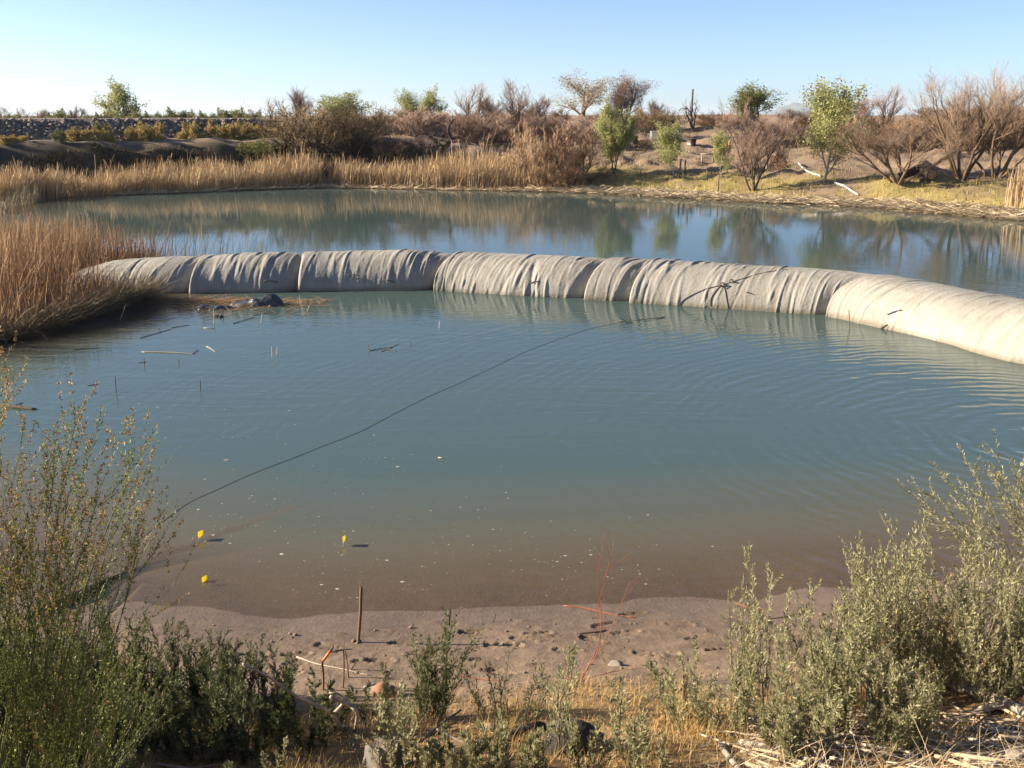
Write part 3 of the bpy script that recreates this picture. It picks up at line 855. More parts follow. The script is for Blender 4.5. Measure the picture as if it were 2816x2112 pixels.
# ------------------------------------------------------------------ tree kinds (unit trees, metres)
PROTO = {}
def finish(name, trunk, crown, tm, cms, part2='crown', part1='trunk'):
    allv = np.concatenate([v for v, f, m in trunk + crown])
    hgt = np.percentile(allv[:, 2], 99.7); wid = np.percentile(allv[:, 0], 99) - np.percentile(allv[:, 0], 1)
    PROTO[name] = dict(trunk=trunk, crown=crown, tm=tm, cms=cms, h=hgt, w=wid, p1=part1, p2=part2, me=None)

def bare(name, seed, trunks=1, spread=.3, hgt=6, r=.16, n1=7, n2=6, n3=6, n4=4, tm='bark_grey', cm='twig_mauve', up=.08, ang=.7, low=.25, leaf=None, lsize=.1, lper=2, curv=.12, twig=.006, shrub=False):
    rng = np.random.default_rng(seed)
    az = np.arange(trunks) * 2 * math.pi / trunks + rng.uniform(0, 1, trunks)
    sp = spread * rng.uniform(.5, 1.25, trunks) if trunks > 1 else np.array([.06])
    D = np.stack([np.sin(sp) * np.cos(az), np.sin(sp) * np.sin(az), np.cos(sp)], -1)
    P0 = np.stack([np.cos(az) * .08 * (trunks > 1), np.sin(az) * .08 * (trunks > 1), np.full(trunks, -.25)], -1)
    L = hgt * rng.uniform(.55, .8, trunks)
    P, R = grow(rng, P0, D, L, r * rng.uniform(.7, 1.1, trunks), 7, curv * .8, up * .7, .35)
    tr = [(*sweep(P, R, 6), 0)]
    cr = []
    p, d, rr, t, bi = spawn(rng, P, R, n1, low, 1.0, ang, .2)
    P1, R1 = grow(rng, p, d, hgt * .36 * (1.15 - .55 * t) * rng.uniform(.7, 1.2, len(p)), np.minimum(rr * .75, r * .6), 5, curv, up, .35)
    tr.append((*sweep(P1, R1, 5), 0))
    p, d, rr, t, bi = spawn(rng, P1, R1, n2, .2, 1.0, ang * .85, .25)
    P2, R2 = grow(rng, p, d, hgt * .19 * rng.uniform(.6, 1.25, len(p)), np.maximum(rr * .6, twig * 1.6), 4, curv * 1.2, up, .4)
    tr.append((*sweep(P2, R2, 3), 0))
    p, d, rr, t, bi = spawn(rng, P2, R2, n3, .1, 1.0, ang * .8, .25)
    P3, R3 = grow(rng, p, d, hgt * .10 * rng.uniform(.6, 1.3, len(p)), np.full(len(p), twig * 1.25), 3, curv * 1.3, up * .8, .5)
    cr.append((*sweep(P3, R3, 3 if n4 and not shrub else 2), 0))
    last = (P3, R3)
    if n4:
        p, d, rr, t, bi = spawn(rng, P3, R3, n4, .1, 1.0, .65, .25)
        P4, R4 = grow(rng, p, d, hgt * .055 * rng.uniform(.6, 1.3, len(p)), np.full(len(p), twig), 2, .2, up * .5, .5)
        cr.append((*sweep(P4, R4, 2), 0)); last = (P4, R4)
    cms = [cm]
    if leaf:
        p, d, rr, t, bi = spawn(rng, last[0], last[1], lper, .1, 1.0, .9, .4)
        p = p + np.clip(rng.normal(0, 1, p.shape), -1.8, 1.8) * (lsize * .4 if lsize < .1 else hgt * .03)
        d = nrm(rng.normal(size=d.shape) + d)
        cr.append((*leaves(p, d, lsize * rng.uniform(.6, 1.3, len(p)), lsize * .8 * rng.uniform(.6, 1.2, len(p)), rng), 1)); cms.append(leaf)
    finish(name, tr, cr, tm, cms, 'crown', 'stems' if shrub else 'trunk')

bare('mesquite', 11, trunks=6, spread=.52, hgt=6.5, r=.11, n1=6, n2=6, n3=6, n4=5, tm='bark_brown', cm='twig_grey', up=.12, ang=.48, low=.28, twig=.0045)
bare('mesquite2', 12, trunks=5, spread=.6, hgt=6, r=.10, n1=6, n2=6, n3=6, n4=5, tm='bark_brown', cm='twig_grey', up=.10, ang=.5, low=.28, twig=.0045)
bare('tamarisk', 13, trunks=4, spread=.28, hgt=6, r=.09, n1=9, n2=7, n3=6, n4=4, tm='bark_grey', cm='twig_mauve', up=.12, ang=.55, low=.15, twig=.008)
bare('bare_tall', 14, trunks=2, spread=.22, hgt=7, r=.15, n1=8, n2=6, n3=6, n4=3, tm='bark_grey', cm='twig_mauve', up=.13, ang=.5, low=.25, twig=.008)
bare('bare_pale', 15, trunks=1, hgt=8, r=.26, n1=7, n2=7, n3=6, n4=3, tm='bark_brown', cm='twig_pale', up=.06, ang=.75, low=.3, leaf='leaf_dusty', lsize=.13, lper=4)
bare('dense_pink', 16, trunks=3, spread=.2, hgt=7, r=.14, n1=8, n2=7, n3=5, n4=3, tm='bark_brown', cm='twig_mauve', up=.10, ang=.6, low=.25, leaf='leaf_pink', lsize=.13, lper=4)
bare('dead_gnarl', 17, trunks=3, spread=.35, hgt=5, r=.2, n1=5, n2=4, n3=3, n4=0, tm='bark_dark', cm='twig_brown', up=.05, ang=.8, low=.35, curv=.28, twig=.014)
bare('snag', 18, trunks=1, hgt=6, r=.09, n1=6, n2=3, n3=2, n4=0, tm='bark_grey', cm='twig_mauve', up=.1, ang=.5, low=.3, twig=.012)
bare('cottonwood', 21, trunks=1, hgt=7, r=.10, n1=14, n2=7, n3=5, n4=0, tm='bark_pale', cm='twig_olive', up=.13, ang=.65, low=.14, leaf='leaf_cotton', lsize=.155, lper=20)
bare('cottonwood2', 22, trunks=2, spread=.14, hgt=6, r=.09, n1=12, n2=6, n3=5, n4=0, tm='bark_brown', cm='twig_olive', up=.12, ang=.6, low=.18, leaf='leaf_cotton', lsize=.155, lper=19)
bare('sapling', 23, trunks=1, hgt=5, r=.07, n1=12, n2=6, n3=4, n4=0, tm='bark_pale', cm='twig_olive', up=.13, ang=.6, low=.2, leaf='leaf_cotton', lsize=.13, lper=24)
bare('far_cotton', 24, trunks=1, spread=.25, hgt=6, r=.13, n1=16, n2=7, n3=5, n4=0, tm='bark_grey', cm='twig_olive', up=.06, ang=.85, low=.1, leaf='leaf_cotton', lsize=.18, lper=10)
bare('far_pale', 25, trunks=3, spread=.3, hgt=5, r=.10, n1=9, n2=7, n3=5, n4=0, tm='bark_grey', cm='twig_mauve', up=.08, ang=.65, low=.2, leaf='leaf_cotton_pale', lsize=.14, lper=7)
bare('far_green', 26, trunks=2, spread=.2, hgt=7, r=.14, n1=12, n2=7, n3=5, n4=0, tm='bark_grey', cm='twig_olive', up=.08, ang=.65, low=.3, leaf='leaf_olive', lsize=.17, lper=9)
bare('brush', 31, trunks=11, spread=.85, hgt=3, r=.03, n1=7, n2=6, n3=6, n4=4, tm='bark_brown', cm='twig_brown', up=.05, ang=.65, low=.08, twig=.0075, shrub=True)
bare('brush2', 32, trunks=10, spread=.8, hgt=3, r=.03, n1=7, n2=6, n3=6, n4=4, tm='bark_grey', cm='twig_mauve', up=.06, ang=.65, low=.08, twig=.007, shrub=True)
bare('brush_olive', 33, trunks=9, spread=.7, hgt=3.5, r=.04, n1=7, n2=6, n3=5, n4=2, tm='bark_dark', cm='twig_olive', up=.07, ang=.6, low=.1, leaf='leaf_dull', lsize=.07, lper=1, shrub=True)
bare('thicket', 37, trunks=9, spread=.8, hgt=3.4, r=.035, n1=6, n2=6, n3=5, n4=3, tm='bark_brown', cm='twig_brown', up=.07, ang=.6, low=.12, twig=.006, shrub=True)
bare('gold_bush', 34, trunks=14, spread=1.35, hgt=1.4, r=.02, n1=6, n2=5, n3=4, n4=0, tm='bark_brown', cm='twig_olive', up=.0, ang=.8, low=.05, leaf='leaf_gold', lsize=.085, lper=7, shrub=True)
bare('gold_bush2', 35, trunks=14, spread=1.15, hgt=1.4, r=.02, n1=6, n2=5, n3=4, n4=0, tm='bark_brown', cm='twig_olive', up=.0, ang=.8, low=.05, leaf='leaf_gold', lsize=.085, lper=7, shrub=True)
bare('green_bush', 36, trunks=10, spread=.7, hgt=2.2, r=.025, n1=6, n2=5, n3=5, n4=0, tm='bark_brown', cm='twig_olive', up=.06, ang=.6, low=.05, leaf='leaf_olive', lsize=.10, lper=4, shrub=True)

def plant(proto, name, label, cat, base, top_z, width=None, rot=0.0, group=None):
    """base: world point on the ground; scaled to reach top_z and, if given, the width"""
    pr = PROTO[proto]
    if pr['me'] is None:
        t = build(pr['p1'], pr['trunk'], M[pr['tm']]); c = build(pr['p2'], pr['crown'], [M[k] for k in pr['cms']])
        pr['me'] = (t, c); new = True
    else: new = False
    e = empty(name, tuple(base))
    sz = (top_z - base[2]) / pr['h']; sx = sz if width is None else width / pr['w']
    e.scale = (sx, sx, sz); e.rotation_euler = (0, 0, rot)
    for o in pr['me']:
        if new: q = o
        else:
            q = o.copy(); COL.objects.link(q)
        q.parent = e
    tag(e, label, cat, group)
    return e

def far_plant(proto, name, label, cat, bx, by, top, w, depth=None, rot=None, group=None, sink=.03):
    if depth is None: b = hit(bx, by)
    else:
        d = ray(bx, 318); b = np.array([d[0] / d[1] * depth, depth, 0])
        b[2] = H(b[0:1], b[1:2])[0]
    tz = atY(bx, top, b[1])[2]
    b = b.copy(); b[2] -= sink
    if rot is None: rot = (bx * .37 + by * .11) % 6.28
    return plant(proto, name, label, cat, b, tz, w * b[1] / FPX, rot, group)

T_, S_ = 'tree', 'shrub'
# beyond the levee
far_plant('far_cotton', 'leafy_tree', 'lone green cottonwood rising above the stone levee', T_, 338, 0, 219, 118, 112)
G = 'scrub growing along the back of the levee'
for x, top, w, pr, lb in [(15, 288, 70, 'bare_tall', 0), (66, 290, 50, 'bare_tall', 0), (118, 296, 60, 'tamarisk', 0), (200, 291, 55, 'tamarisk', 0)]:
    far_plant(pr, 'bare_tree', 'small leafless grey tree showing above the plain end of the levee crest', T_, x, 0, top, w, 112, group='leafless trees behind the levee crest')
for x, top, w in [(45, 310, 34), (163, 300, 58), (240, 312, 40), (272, 310, 40), (292, 312, 50), (375, 304, 50), (408, 308, 34), (440, 308, 40), (475, 297, 60), (520, 303, 60), (560, 306, 50), (612, 298, 60), (655, 297, 70), (705, 304, 60)]:
    far_plant('green_bush', 'scrub_bush', 'low green bush peeping over the crest of the stone levee', S_, x, 0, top, w, 108, group=G)
far_plant('bare_tall', 'bare_tree', 'smaller of two leafless trees left of the pale cottonwood behind the levee', T_, 762, 0, 266, 78, 108)
far_plant('tamarisk', 'bare_tree', 'taller leafless tree right beside the pale cottonwood behind the levee', T_, 822, 0, 240, 80, 110)
far_plant('far_pale', 'pale_cottonwood', 'pale yellow-green cottonwood with thin foliage behind the levee', T_, 934, 0, 252, 130, 116)
far_plant('far_cotton', 'leafy_tree', 'left of a pair of bright green cottonwoods behind grey brush', T_, 1112, 0, 247, 90, 116, rot=1.0)
far_plant('far_cotton', 'leafy_tree', 'taller right one of a pair of bright green cottonwoods', T_, 1182, 0, 240, 84, 114, rot=2.7)
far_plant('bare_tall', 'bare_tree', 'leafless grey tree with dark upright limbs above the brush bank', T_, 1296, 0, 226, 120, 106, rot=.6)
far_plant('tamarisk', 'bare_tree', 'thin leafless tree beside the dark evergreen shrub', T_, 1345, 0, 262, 80, 108, rot=2.2)
far_plant('bare_tall', 'bare_tree', 'tall pale leafless tree near the two-post sign', T_, 1425, 0, 215, 120, 108, rot=4.0)
far_plant('tamarisk', 'bare_tree', 'slender leafless grey tree between two taller ones on the rise', T_, 1480, 0, 262, 70, 112, rot=5.0)
far_plant('bare_pale', 'pale_tree', 'large cream-coloured bare cottonwood with forked leaning trunk', T_, 1612, 0, 190, 190, 118, rot=.9)
far_plant('dense_pink', 'pinkish_tree', 'dense pinkish-grey budding tree on the rise', T_, 1715, 0, 204, 105, 120, rot=.3)
far_plant('snag', 'bare_tree', 'slim bare tree beside the pinkish tree', T_, 1768, 0, 238, 46, 116, rot=1.3)
far_plant('tamarisk', 'bare_tree', 'short leafless tree above the dark brown thicket', T_, 1802, 0, 272, 50, 118, rot=2.0)
far_plant('dead_gnarl', 'dead_tree', 'gnarled dead tree with dark twisted limbs beside a pole', T_, 1905, 362, 268, 88, rot=1.1)
for x, top, w in [(1990, 264, 34), (1972, 300, 40), (2030, 300, 36)]:
    far_plant('snag', 'dead_snag', 'thin dead snag standing on the skyline plain', T_, x, 0, top, w, 150, group='dead snags on the skyline')
far_plant('far_green', 'green_tree', 'dark olive-green tree behind the mauve tamarisk', T_, 2085, 0, 230, 118, 116, rot=.4)
far_plant('tamarisk', 'bare_tree', 'small mauve leafless tree behind the dense brown brush row', T_, 2362, 0, 265, 80, 112, rot=3.3)
far_plant('bare_tall', 'bare_tree', 'thin leafless tree rising above the brown brush row', T_, 2437, 0, 232, 95, 106, rot=.2)
# brush at the foot of the levee
G = 'golden bushes along the foot of the levee'
for i, (x, base, top, w) in enumerate([(8, 398, 373, 44), (47, 394, 371, 44), (212, 394, 352, 82), (278, 392, 350, 56), (365, 390, 350, 56), (408, 386, 337, 82), (523, 384, 336, 66), (612, 379, 333, 96), (690, 379, 339, 64), (738, 380, 345, 50)]):
    far_plant('gold_bush' if i % 2 else 'gold_bush2', 'levee_bush', 'rounded golden-olive bush at the foot of the stone levee', S_, x, base, top, w * .98, 72.3 + max(0, x) * .017, group=G)
far_plant('green_bush', 'levee_bush', 'narrow green bush at the levee foot left of the gold bushes', S_, 157, 0, 358, 34, 73.8)
far_plant('green_bush', 'levee_bush', 'upright green bush growing out of the riprap behind gold bushes', S_, 270, 0, 335, 40, 77.5)
far_plant('green_bush', 'bank_bush', 'pale green bush on the dark bank behind the reeds', S_, 712, 436, 383, 90)
# thickets in front of the levee
far_plant('brush_olive', 'olive_thicket', 'big dark olive thicket with thin pale stems behind the reeds', S_, 838, 446, 288, 250, rot=.2)
far_plant('brush_olive', 'olive_thicket', 'rounded olive-brown thicket right of the biggest one', S_, 985, 432, 292, 190, rot=2.1)
far_plant('brush_olive', 'olive_thicket', 'low olive bush on the levee end below the pale cottonwood', S_, 905, 0, 296, 130, 84, rot=1.1)
far_plant('brush2', 'grey_thicket', 'mauve-grey twiggy thicket below the green cottonwood pair', S_, 1130, 0, 298, 200, 88, rot=.7)
far_plant('brush2', 'grey_thicket', 'low grey brush on the bank left of the twisted dark trunk', S_, 1100, 444, 372, 150, rot=2.7)
far_plant('brush2', 'grey_thicket', 'grey-brown brush beneath the leafless trees by the sign', S_, 1300, 0, 305, 170, 92, rot=4.1)
far_plant('green_bush', 'dark_shrub', 'dark evergreen shrub beside the two-post sign', S_, 1348, 0, 322, 66, 98)
far_plant('thicket', 'brown_thicket', 'broad brown twiggy thicket leaning over the end of the reeds', S_, 1475, 508, 340, 205, rot=.5)
far_plant('thicket', 'brown_thicket', 'brown twiggy thicket left of the leafy cottonwood clump', S_, 1592, 500, 345, 190, rot=2.4)
far_plant('brush', 'brown_thicket', 'low brown thicket spreading over the straw edge', S_, 1545, 516, 400, 190, rot=4.4)
far_plant('brush2', 'grey_thicket', 'brown brush on the rise below the cream cottonwood', S_, 1560, 0, 318, 200, 96, rot=3.0)
far_plant('brush_olive', 'olive_thicket', 'dark brown-olive thicket in front of the pinkish tree', S_, 1780, 0, 296, 120, 106, rot=.8)
far_plant('brush_olive', 'olive_thicket', 'dark thicket behind the mesh planting cages', S_, 1835, 0, 300, 90, 104, rot=2.8)
for x, w, top in [(1530, 90, 300), (1660, 90, 300), (1960, 120, 312), (2040, 90, 308), (2190, 120, 300), (2230, 60, 304), (1450, 90, 300), (1400, 80, 305), (2300, 110, 300), (2560, 120, 295), (2700, 150, 290), (2800, 120, 288)]:
    far_plant('brush', 'skyline_brush', 'brown brush clump on the skyline plain', S_, x, 0, top, w, 125, rot=x * .1, group='brown brush along the skyline')
for i, (x, w, top, dp) in enumerate([(2345, 130, 322, 84), (2420, 150, 318, 82), (2500, 150, 322, 83), (2590, 160, 318, 86), (2690, 170, 312, 84), (2780, 160, 300, 82), (2330, 110, 345, 78), (2460, 150, 335, 79), (2550, 140, 330, 90), (2640, 160, 330, 80), (2740, 170, 325, 79), (2385, 140, 332, 90), (2812, 150, 312, 88)]):
    far_plant('brush', 'brown_brush', 'dense rusty brown brush in the row along the dirt track', S_, x, 0, top, w, dp, rot=i * 1.3, group='rusty brush row along the track')
for i, (x, w, top, dp) in enumerate([(1060, 170, 312, 96), (1215, 160, 308, 98), (1390, 170, 312, 97), (1480, 160, 318, 92), (1640, 170, 325, 90), (1690, 150, 318, 100), (2130, 120, 330, 92), (2230, 130, 335, 88)]):
    far_plant('brush2', 'grey_brush', 'grey-mauve bare brush clump filling the rise behind the thickets', S_, x, 0, top, w, dp, rot=i * 1.7, group='grey brush on the rise behind the thickets')
# young cottonwoods and bare trees on the right bank
far_plant('cottonwood2', 'young_cottonwood', 'leafy young cottonwood clump with two stems beside the brown thicket', T_, 1688, 482, 276, 100, rot=.3)
far_plant('sapling', 'young_cottonwood', 'young leafy cottonwood with wrapped trunk beside the mesh cages', T_, 1855, 486, 335, 84, rot=.8)
far_plant('sapling', 'young_cottonwood', 'slimmest young cottonwood on the grassy bank', T_, 1980, 497, 352, 50, rot=2.0)
far_plant('cottonwood', 'young_cottonwood', 'tallest young cottonwood with white stem on the grassy bank', T_, 2266, 502, 222, 140, rot=.6)
far_plant('tamarisk', 'bare_tamarisk', 'leafless mauve tamarisk standing on the grassy bank by the water', T_, 2070, 522, 288, 150, rot=.9)
far_plant('mesquite2', 'bare_mesquite', 'low sprawling leafless mesquite with leaning limbs above the log', T_, 2468, 502, 318, 250, rot=.9)
far_plant('mesquite', 'bare_mesquite', 'largest leafless mesquite with vase-shaped crown on the right bank', T_, 2646, 492, 178, 330, rot=.4)
far_plant('mesquite2', 'bare_mesquite', 'leafless mesquite leaning out beside the largest one', T_, 2740, 488, 205, 260, rot=3.6)

# dark twisted mesquite trunk among the reeds, drawn limb by limb
b = hit(1200, 470); Yt = b[1]
def limb(pts, r0, r1):
    P = np.array([atY(px, py, Yt + dy) for px, py, dy in pts])
    P, _ = resample(catmull(P, 6), .12)
    return P, np.linspace(r0, r1, len(P))
limbs = [([(1202, 474, 0), (1206, 440, 0), (1215, 412, .1), (1232, 392, 0)], .36, .26),
         ([(1218, 406, .1), (1190, 382, .3), (1172, 368, .4), (1160, 352, .5)], .16, .08),
         ([(1172, 368, .4), (1148, 366, .6), (1132, 350, .8), (1136, 334, .9)], .09, .05),
         ([(1160, 352, .5), (1164, 340, .4), (1172, 330, .3)], .08, .03),
         ([(1232, 393, 0), (1239, 378, -.2), (1232, 358, -.3), (1240, 338, -.4), (1252, 326, -.5)], .17, .04),
         ([(1238, 382, -.2), (1270, 378, -.5), (1300, 392, -.8), (1330, 390, -1), (1352, 384, -1.1)], .08, .03),
         ([(1225, 398, 0), (1180, 405, -.6), (1150, 396, -1)], .08, .03)]
tw = empty('twisted_mesquite', tuple(b))
tag(tw, 'leaning dark twisted mesquite trunk with crooked limbs rising from the reeds', 'tree')
parts = []; segs = []
for pts, r0, r1 in limbs:
    P, R = limb(pts, r0, r1); parts += tube_parts(P - b, R, 7); segs.append((P - b, R))
build('trunk', parts, M['bark_dark'], tw)
rng = np.random.default_rng(40); parts = []
for P, R in segs[1:]:
    p, d, rr, t, bi = spawn(rng, P[None], R[None], 16, .15, 1, .8, .3)
    P1, R1 = grow(rng, p, d, rng.uniform(.5, 1.3, len(p)), .02, 4, .2, .08)
    p, d, rr, t, bi = spawn(rng, P1, R1, 7, .1, 1, .7, .3)
    P2, R2 = grow(rng, p, d, rng.uniform(.25, .6, len(p)), .009, 3, .25, .05)
    parts += [(*sweep(P1, R1, 3), 0), (*sweep(P2, R2, 2), 0)]
build('crown', parts, M['twig_mauve'], tw)

# ------------------------------------------------------------------ reeds, bank litter, grass
def scatter_shore(rng, n, pts, d0, d1, power=1.0, edge_only=False):
    """random points in a band from d0 to d1 metres landward of a shoreline polyline"""
    P = np.array([plane(*p)[:2] for p in pts]); seg = np.diff(P, axis=0); L = np.linalg.norm(seg, axis=1)
    c = np.r_[0, np.cumsum(L)]; s = rng.uniform(0, c[-1], n)
    i = np.clip(np.searchsorted(c, s) - 1, 0, len(L) - 1); f = ((s - c[i]) / L[i])[:, None]
    q = P[i] + seg[i] * f
    nn = np.stack([seg[i, 1], -seg[i, 0]], -1) / L[i][:, None]
    nn *= np.sign(nn[:, 1:2])
    return q + nn * (d0 + (d1 - d0) * rng.random((n, 1)) ** power), s / c[-1]
rng = np.random.default_rng(50)
pts = [(-60, 560), (80, 552), (165, 543), (330, 536), (509, 529), (700, 521), (891, 516), (1020, 517), (1146, 520), (1300, 523), (1464, 525), (1530, 527)]
q, s = scatter_shore(rng, 26000, pts, -.35, 5.2, 1.1)
dens_ = fbm(q[:, 0] * .45, q[:, 1] * .45, 91)
keep = (dens_ > -.33) & (sdist(q[:, 0], q[:, 1]) > -.45)
q = q[keep]; s = s[keep]; dens_ = dens_[keep]
z = np.maximum(H(q[:, 0], q[:, 1]), -.1) - .08
hh = (1.45 + .9 * fbm(q[:, 0] * .3, q[:, 1] * .3, 93) + .5 * fbm(q[:, 0] * 1.4, q[:, 1] * 1.4, 94) + rng.normal(0, .26, len(q))) * np.interp(s, [0, .06, .35, .6, .9, 1], [.45, .85, 1.0, 1.15, 1.3, .9])
head = rng.normal(.2, .9, len(q))
V, F = blades(np.c_[q, z], head, rng.normal(.1, .17, len(q)), np.maximum(hh, .35), rng.uniform(.018, .055, len(q)), rng, 3, rng.uniform(-.05, .9, len(q)), .3)
n2 = 1500
ii = rng.integers(0, len(q), n2)
V2, F2 = blades(np.c_[q[ii], z[ii]], rng.uniform(0, 6.28, n2), np.abs(rng.normal(.06, .1, n2)), np.maximum(hh[ii], .5) * rng.uniform(1.0, 1.3, n2), rng.uniform(.05, .085, n2), rng, 3, rng.uniform(0, .6, n2), .5)
V = np.concatenate([V, V2]); F = np.concatenate([F, F2 + len(V) - len(V2)])
far_reeds = build('reed_bed', [(V, F, 0)], M['reed_far'])
tag(far_reeds, 'long belt of dry tan reeds standing along the far shore', 'reeds', kind='stuff')
# bent-over reed litter at the far waterline
q, s = scatter_shore(rng, 2500, pts[3:], -.5, .4)
V, F = blades(np.c_[q, np.full(len(q), .03)], rng.uniform(0, 6.28, len(q)), rng.uniform(1.2, 1.5, len(q)), rng.uniform(.4, 1.2, len(q)), .03, rng, 2, .1, .4, tilt=True)
tag(build('reed_litter', [(V, F, 0)], M['straw']), 'fallen pale reed stalks along the foot of the far reed belt', 'reed litter', kind='stuff')
# straw drift along the right far shore
ptr = [(1400, 524), (1464, 526), (1640, 531), (1782, 539), (1940, 547), (2100, 557), (2260, 562), (2419, 571), (2610, 589), (2816, 605), (2950, 615)]
q, s = scatter_shore(rng, 15000, ptr, -.35, 2.0, 1.2)
wid_ = np.interp(s, [0, .3, .55, .7, 1], [.6, .8, .5, 1, 1.3])
sdq = sdist(q[:, 0], q[:, 1]); k = sdq < 1.6 * wid_ + .4 * fbm(q[:, 0], q[:, 1], 95)
q = q[k]; s = s[k]
z = np.maximum(H(q[:, 0], q[:, 1]), 0) + rng.uniform(.0, .16, len(q))
az = rng.normal(-.1, .5, len(q)) + (rng.random(len(q)) < .5) * math.pi
V, F = blades(np.c_[q, z], az, rng.uniform(1.15, 1.6, len(q)), rng.uniform(.25, 1.0, len(q)), rng.uniform(.025, .055, len(q)), rng, 2, rng.uniform(-.1, .4, len(q)), .5, tilt=True)
tag(build('straw_drift', [(V, F, 0)], M['straw']), 'pale washed-up straw line along the grassy right shore', 'straw', kind='stuff')
# a few standing sprigs in the straw
q, s = scatter_shore(rng, 420, ptr[1:], .3, 1.8)
z = H(q[:, 0], q[:, 1])
V, F = blades(np.c_[q, z - .03], rng.uniform(0, 6.28, len(q)), rng.normal(.15, .3, len(q)), rng.uniform(.3, .9, len(q)), .02, rng, 3, .4, .2)
tag(build('sprigs', [(V, F, 0)], M['straw']), 'thin dry sprigs standing in the straw of the right shore', 'sprigs', kind='stuff')
# reed stand at the right end of the far shore
c = hit(2806, 575)
n = 260
pos = np.c_[rng.normal(c[0] + .15, .35, n), rng.normal(c[1], .4, n)]
V, F = blades(np.c_[pos, H(pos[:, 0], pos[:, 1]) - .04], rng.uniform(0, 6.28, n), rng.normal(.04, .08, n), rng.uniform(1.2, 2.4, n), .04, rng, 3, .15, .3)
tag(build('reed_clump', [(V, F, 0)], M['reed_far']), 'small upright clump of tan reeds in the straw of the right shore', 'reeds', kind='stuff')
# short grass on the right bank
n = 30000
gx = rng.uniform(-2, 42, n); gy = rng.uniform(48, 84, n)
sdq = sdist(gx, gy)
gp = fbm(gx * .35, gy * .35, 51)
k = (sdq > 1.2) & (sdq < 15) & (rng.random(n) < np.clip(1.25 - sdq / 10, .12, 1)) & (gp > -.35)
gx, gy, sdq = gx[k], gy[k], sdq[k]
V, F = blades(np.c_[gx, gy, H(gx, gy) - .02], rng.uniform(0, 6.28, len(gx)), rng.normal(.2, .3, len(gx)), rng.uniform(.10, .32, len(gx)) , rng.uniform(.03, .06, len(gx)), rng, 2, .6, .2)
tag(build('bank_grass', [(V, F, 0)], M['grass_far']), 'short yellow-green grass covering the right bank', 'grass', kind='stuff')
# dry weeds over the rough slope and the plain
n = 26000
gx = rng.uniform(-12, 60, n); gy = rng.uniform(54, 135, n)
sdq = sdist(gx, gy); gp = fbm(gx * .28, gy * .28, 151) + .4 * fbm(gx * 1.3, gy * 1.3, 153)
k = (sdq > 4.5) & (gp > -.02) & (np.abs(gx / gy) < .62)
gx, gy = gx[k], gy[k]
V, F = blades(np.c_[gx, gy, H(gx, gy) - .03], rng.uniform(0, 6.28, len(gx)), np.abs(rng.normal(.3, .35, len(gx))), rng.uniform(.12, .55, len(gx)), rng.uniform(.03, .06, len(gx)), rng, 2, .5, .3)
tag(build('dry_weeds', [(V, F, 0)], M['weed']), 'brown dry weeds scattered over the rough right bank and plain', 'weeds', kind='stuff')
# tangled dark dry vines hanging over the cut bank
q, s = scatter_shore(rng, 14000, [(-120, 575), (0, 573), (80, 556), (165, 543), (330, 536), (509, 529), (700, 521), (891, 516), (1050, 517), (1200, 520)], 5.2, 8.6)
z = H(q[:, 0], q[:, 1]) + .02
kk = fbm(q[:, 0] * .6, q[:, 1] * .6, 97) > -.2
q, z = q[kk], z[kk]
V, F = blades(np.c_[q, z], rng.normal(-1.57, 1.2, len(q)), rng.uniform(.2, 1.3, len(q)), rng.uniform(.2, .7, len(q)), rng.uniform(.03, .07, len(q)), rng, 2, 1.4, .3)
tag(build('bank_vines', [(V, F, 0)], M['vine_dark']), 'dark tangled vines draping the cut bank behind the reeds', 'vines', kind='stuff')

# reed clump at the left end of the dam: dense rust-coloured stand on the mud spit
def in_poly(px_, py_, poly_):
    ins = np.zeros(len(px_), bool)
    for (ax, ay), (bx, by) in zip(poly_, np.roll(poly_, -1, 0)):
        c = (ay > py_) != (by > py_)
        ins ^= c & (px_ < ax + (py_ - ay) * (bx - ax) / (by - ay + 1e-12))
    return ins
spit = np.array([plane(-260, 990)[:2], plane(0, 938)[:2], plane(150, 905)[:2], plane(260, 880)[:2], plane(330, 850)[:2], (-10.4, 27.3), (-11.0, 29.0), (-10.6, 31.6), (-10.6, 32.8), (-12.0, 34.0), (-15, 35.5), (-20, 36.5), (-26, 36), (-24, 28)])
n = 34000
rx = rng.uniform(-26, -8, n); ry = rng.uniform(20, 41, n)
k = in_poly(rx, ry, spit) & (fbm(rx * .7, ry * .7, 99) > -.38)
rx, ry = rx[k], ry[k]
# the dam's end pushes through the stand: keep its crown clear
near_c = np.min((rx[:, None] - cl[None, ::8, 0]) ** 2 + (ry[:, None] - cl[None, ::8, 1]) ** 2, 1)
k = near_c > 1.75
rx, ry = rx[k], ry[k]
z = np.maximum(H(rx, ry), 0) - .05
front_ = smooth(29.5, 26, ry + .25 * (rx + 12))
edge_ = smooth(-14.2, -10.5, rx)
hh = (1.35 + .9 * fbm(rx * .5, ry * .5, 101) + rng.normal(0, .3, len(rx))) * (1 - .42 * edge_) * (1 - .3 * smooth(31, 36, ry))
rpx = 1408 + FPX * rx / (ry * cP + (EYE - .6) * sP)
capf = np.interp(rpx, [-200, 0, 150, 200, 300, 400, 430], [610, 625, 655, 712, 748, 800, 830]); capb = np.interp(rpx, [-200, 0, 150, 300, 420, 500], [590, 598, 585, 612, 650, 700])
cap = np.where(ry > 30.2, capb, capf) + 12 + rng.normal(0, 24, len(rx))
zt = np.array([EYE + (-sP + (1056 - c_) / FPX * cP) * y_ / (cP + (1056 - c_) / FPX * sP) for c_, y_ in zip(cap, ry)])
hh = np.minimum(hh * 1.25, (zt - z) * 1.12)
kk = hh > .12; rx, ry, z, hh = rx[kk], ry[kk], z[kk], hh[kk]
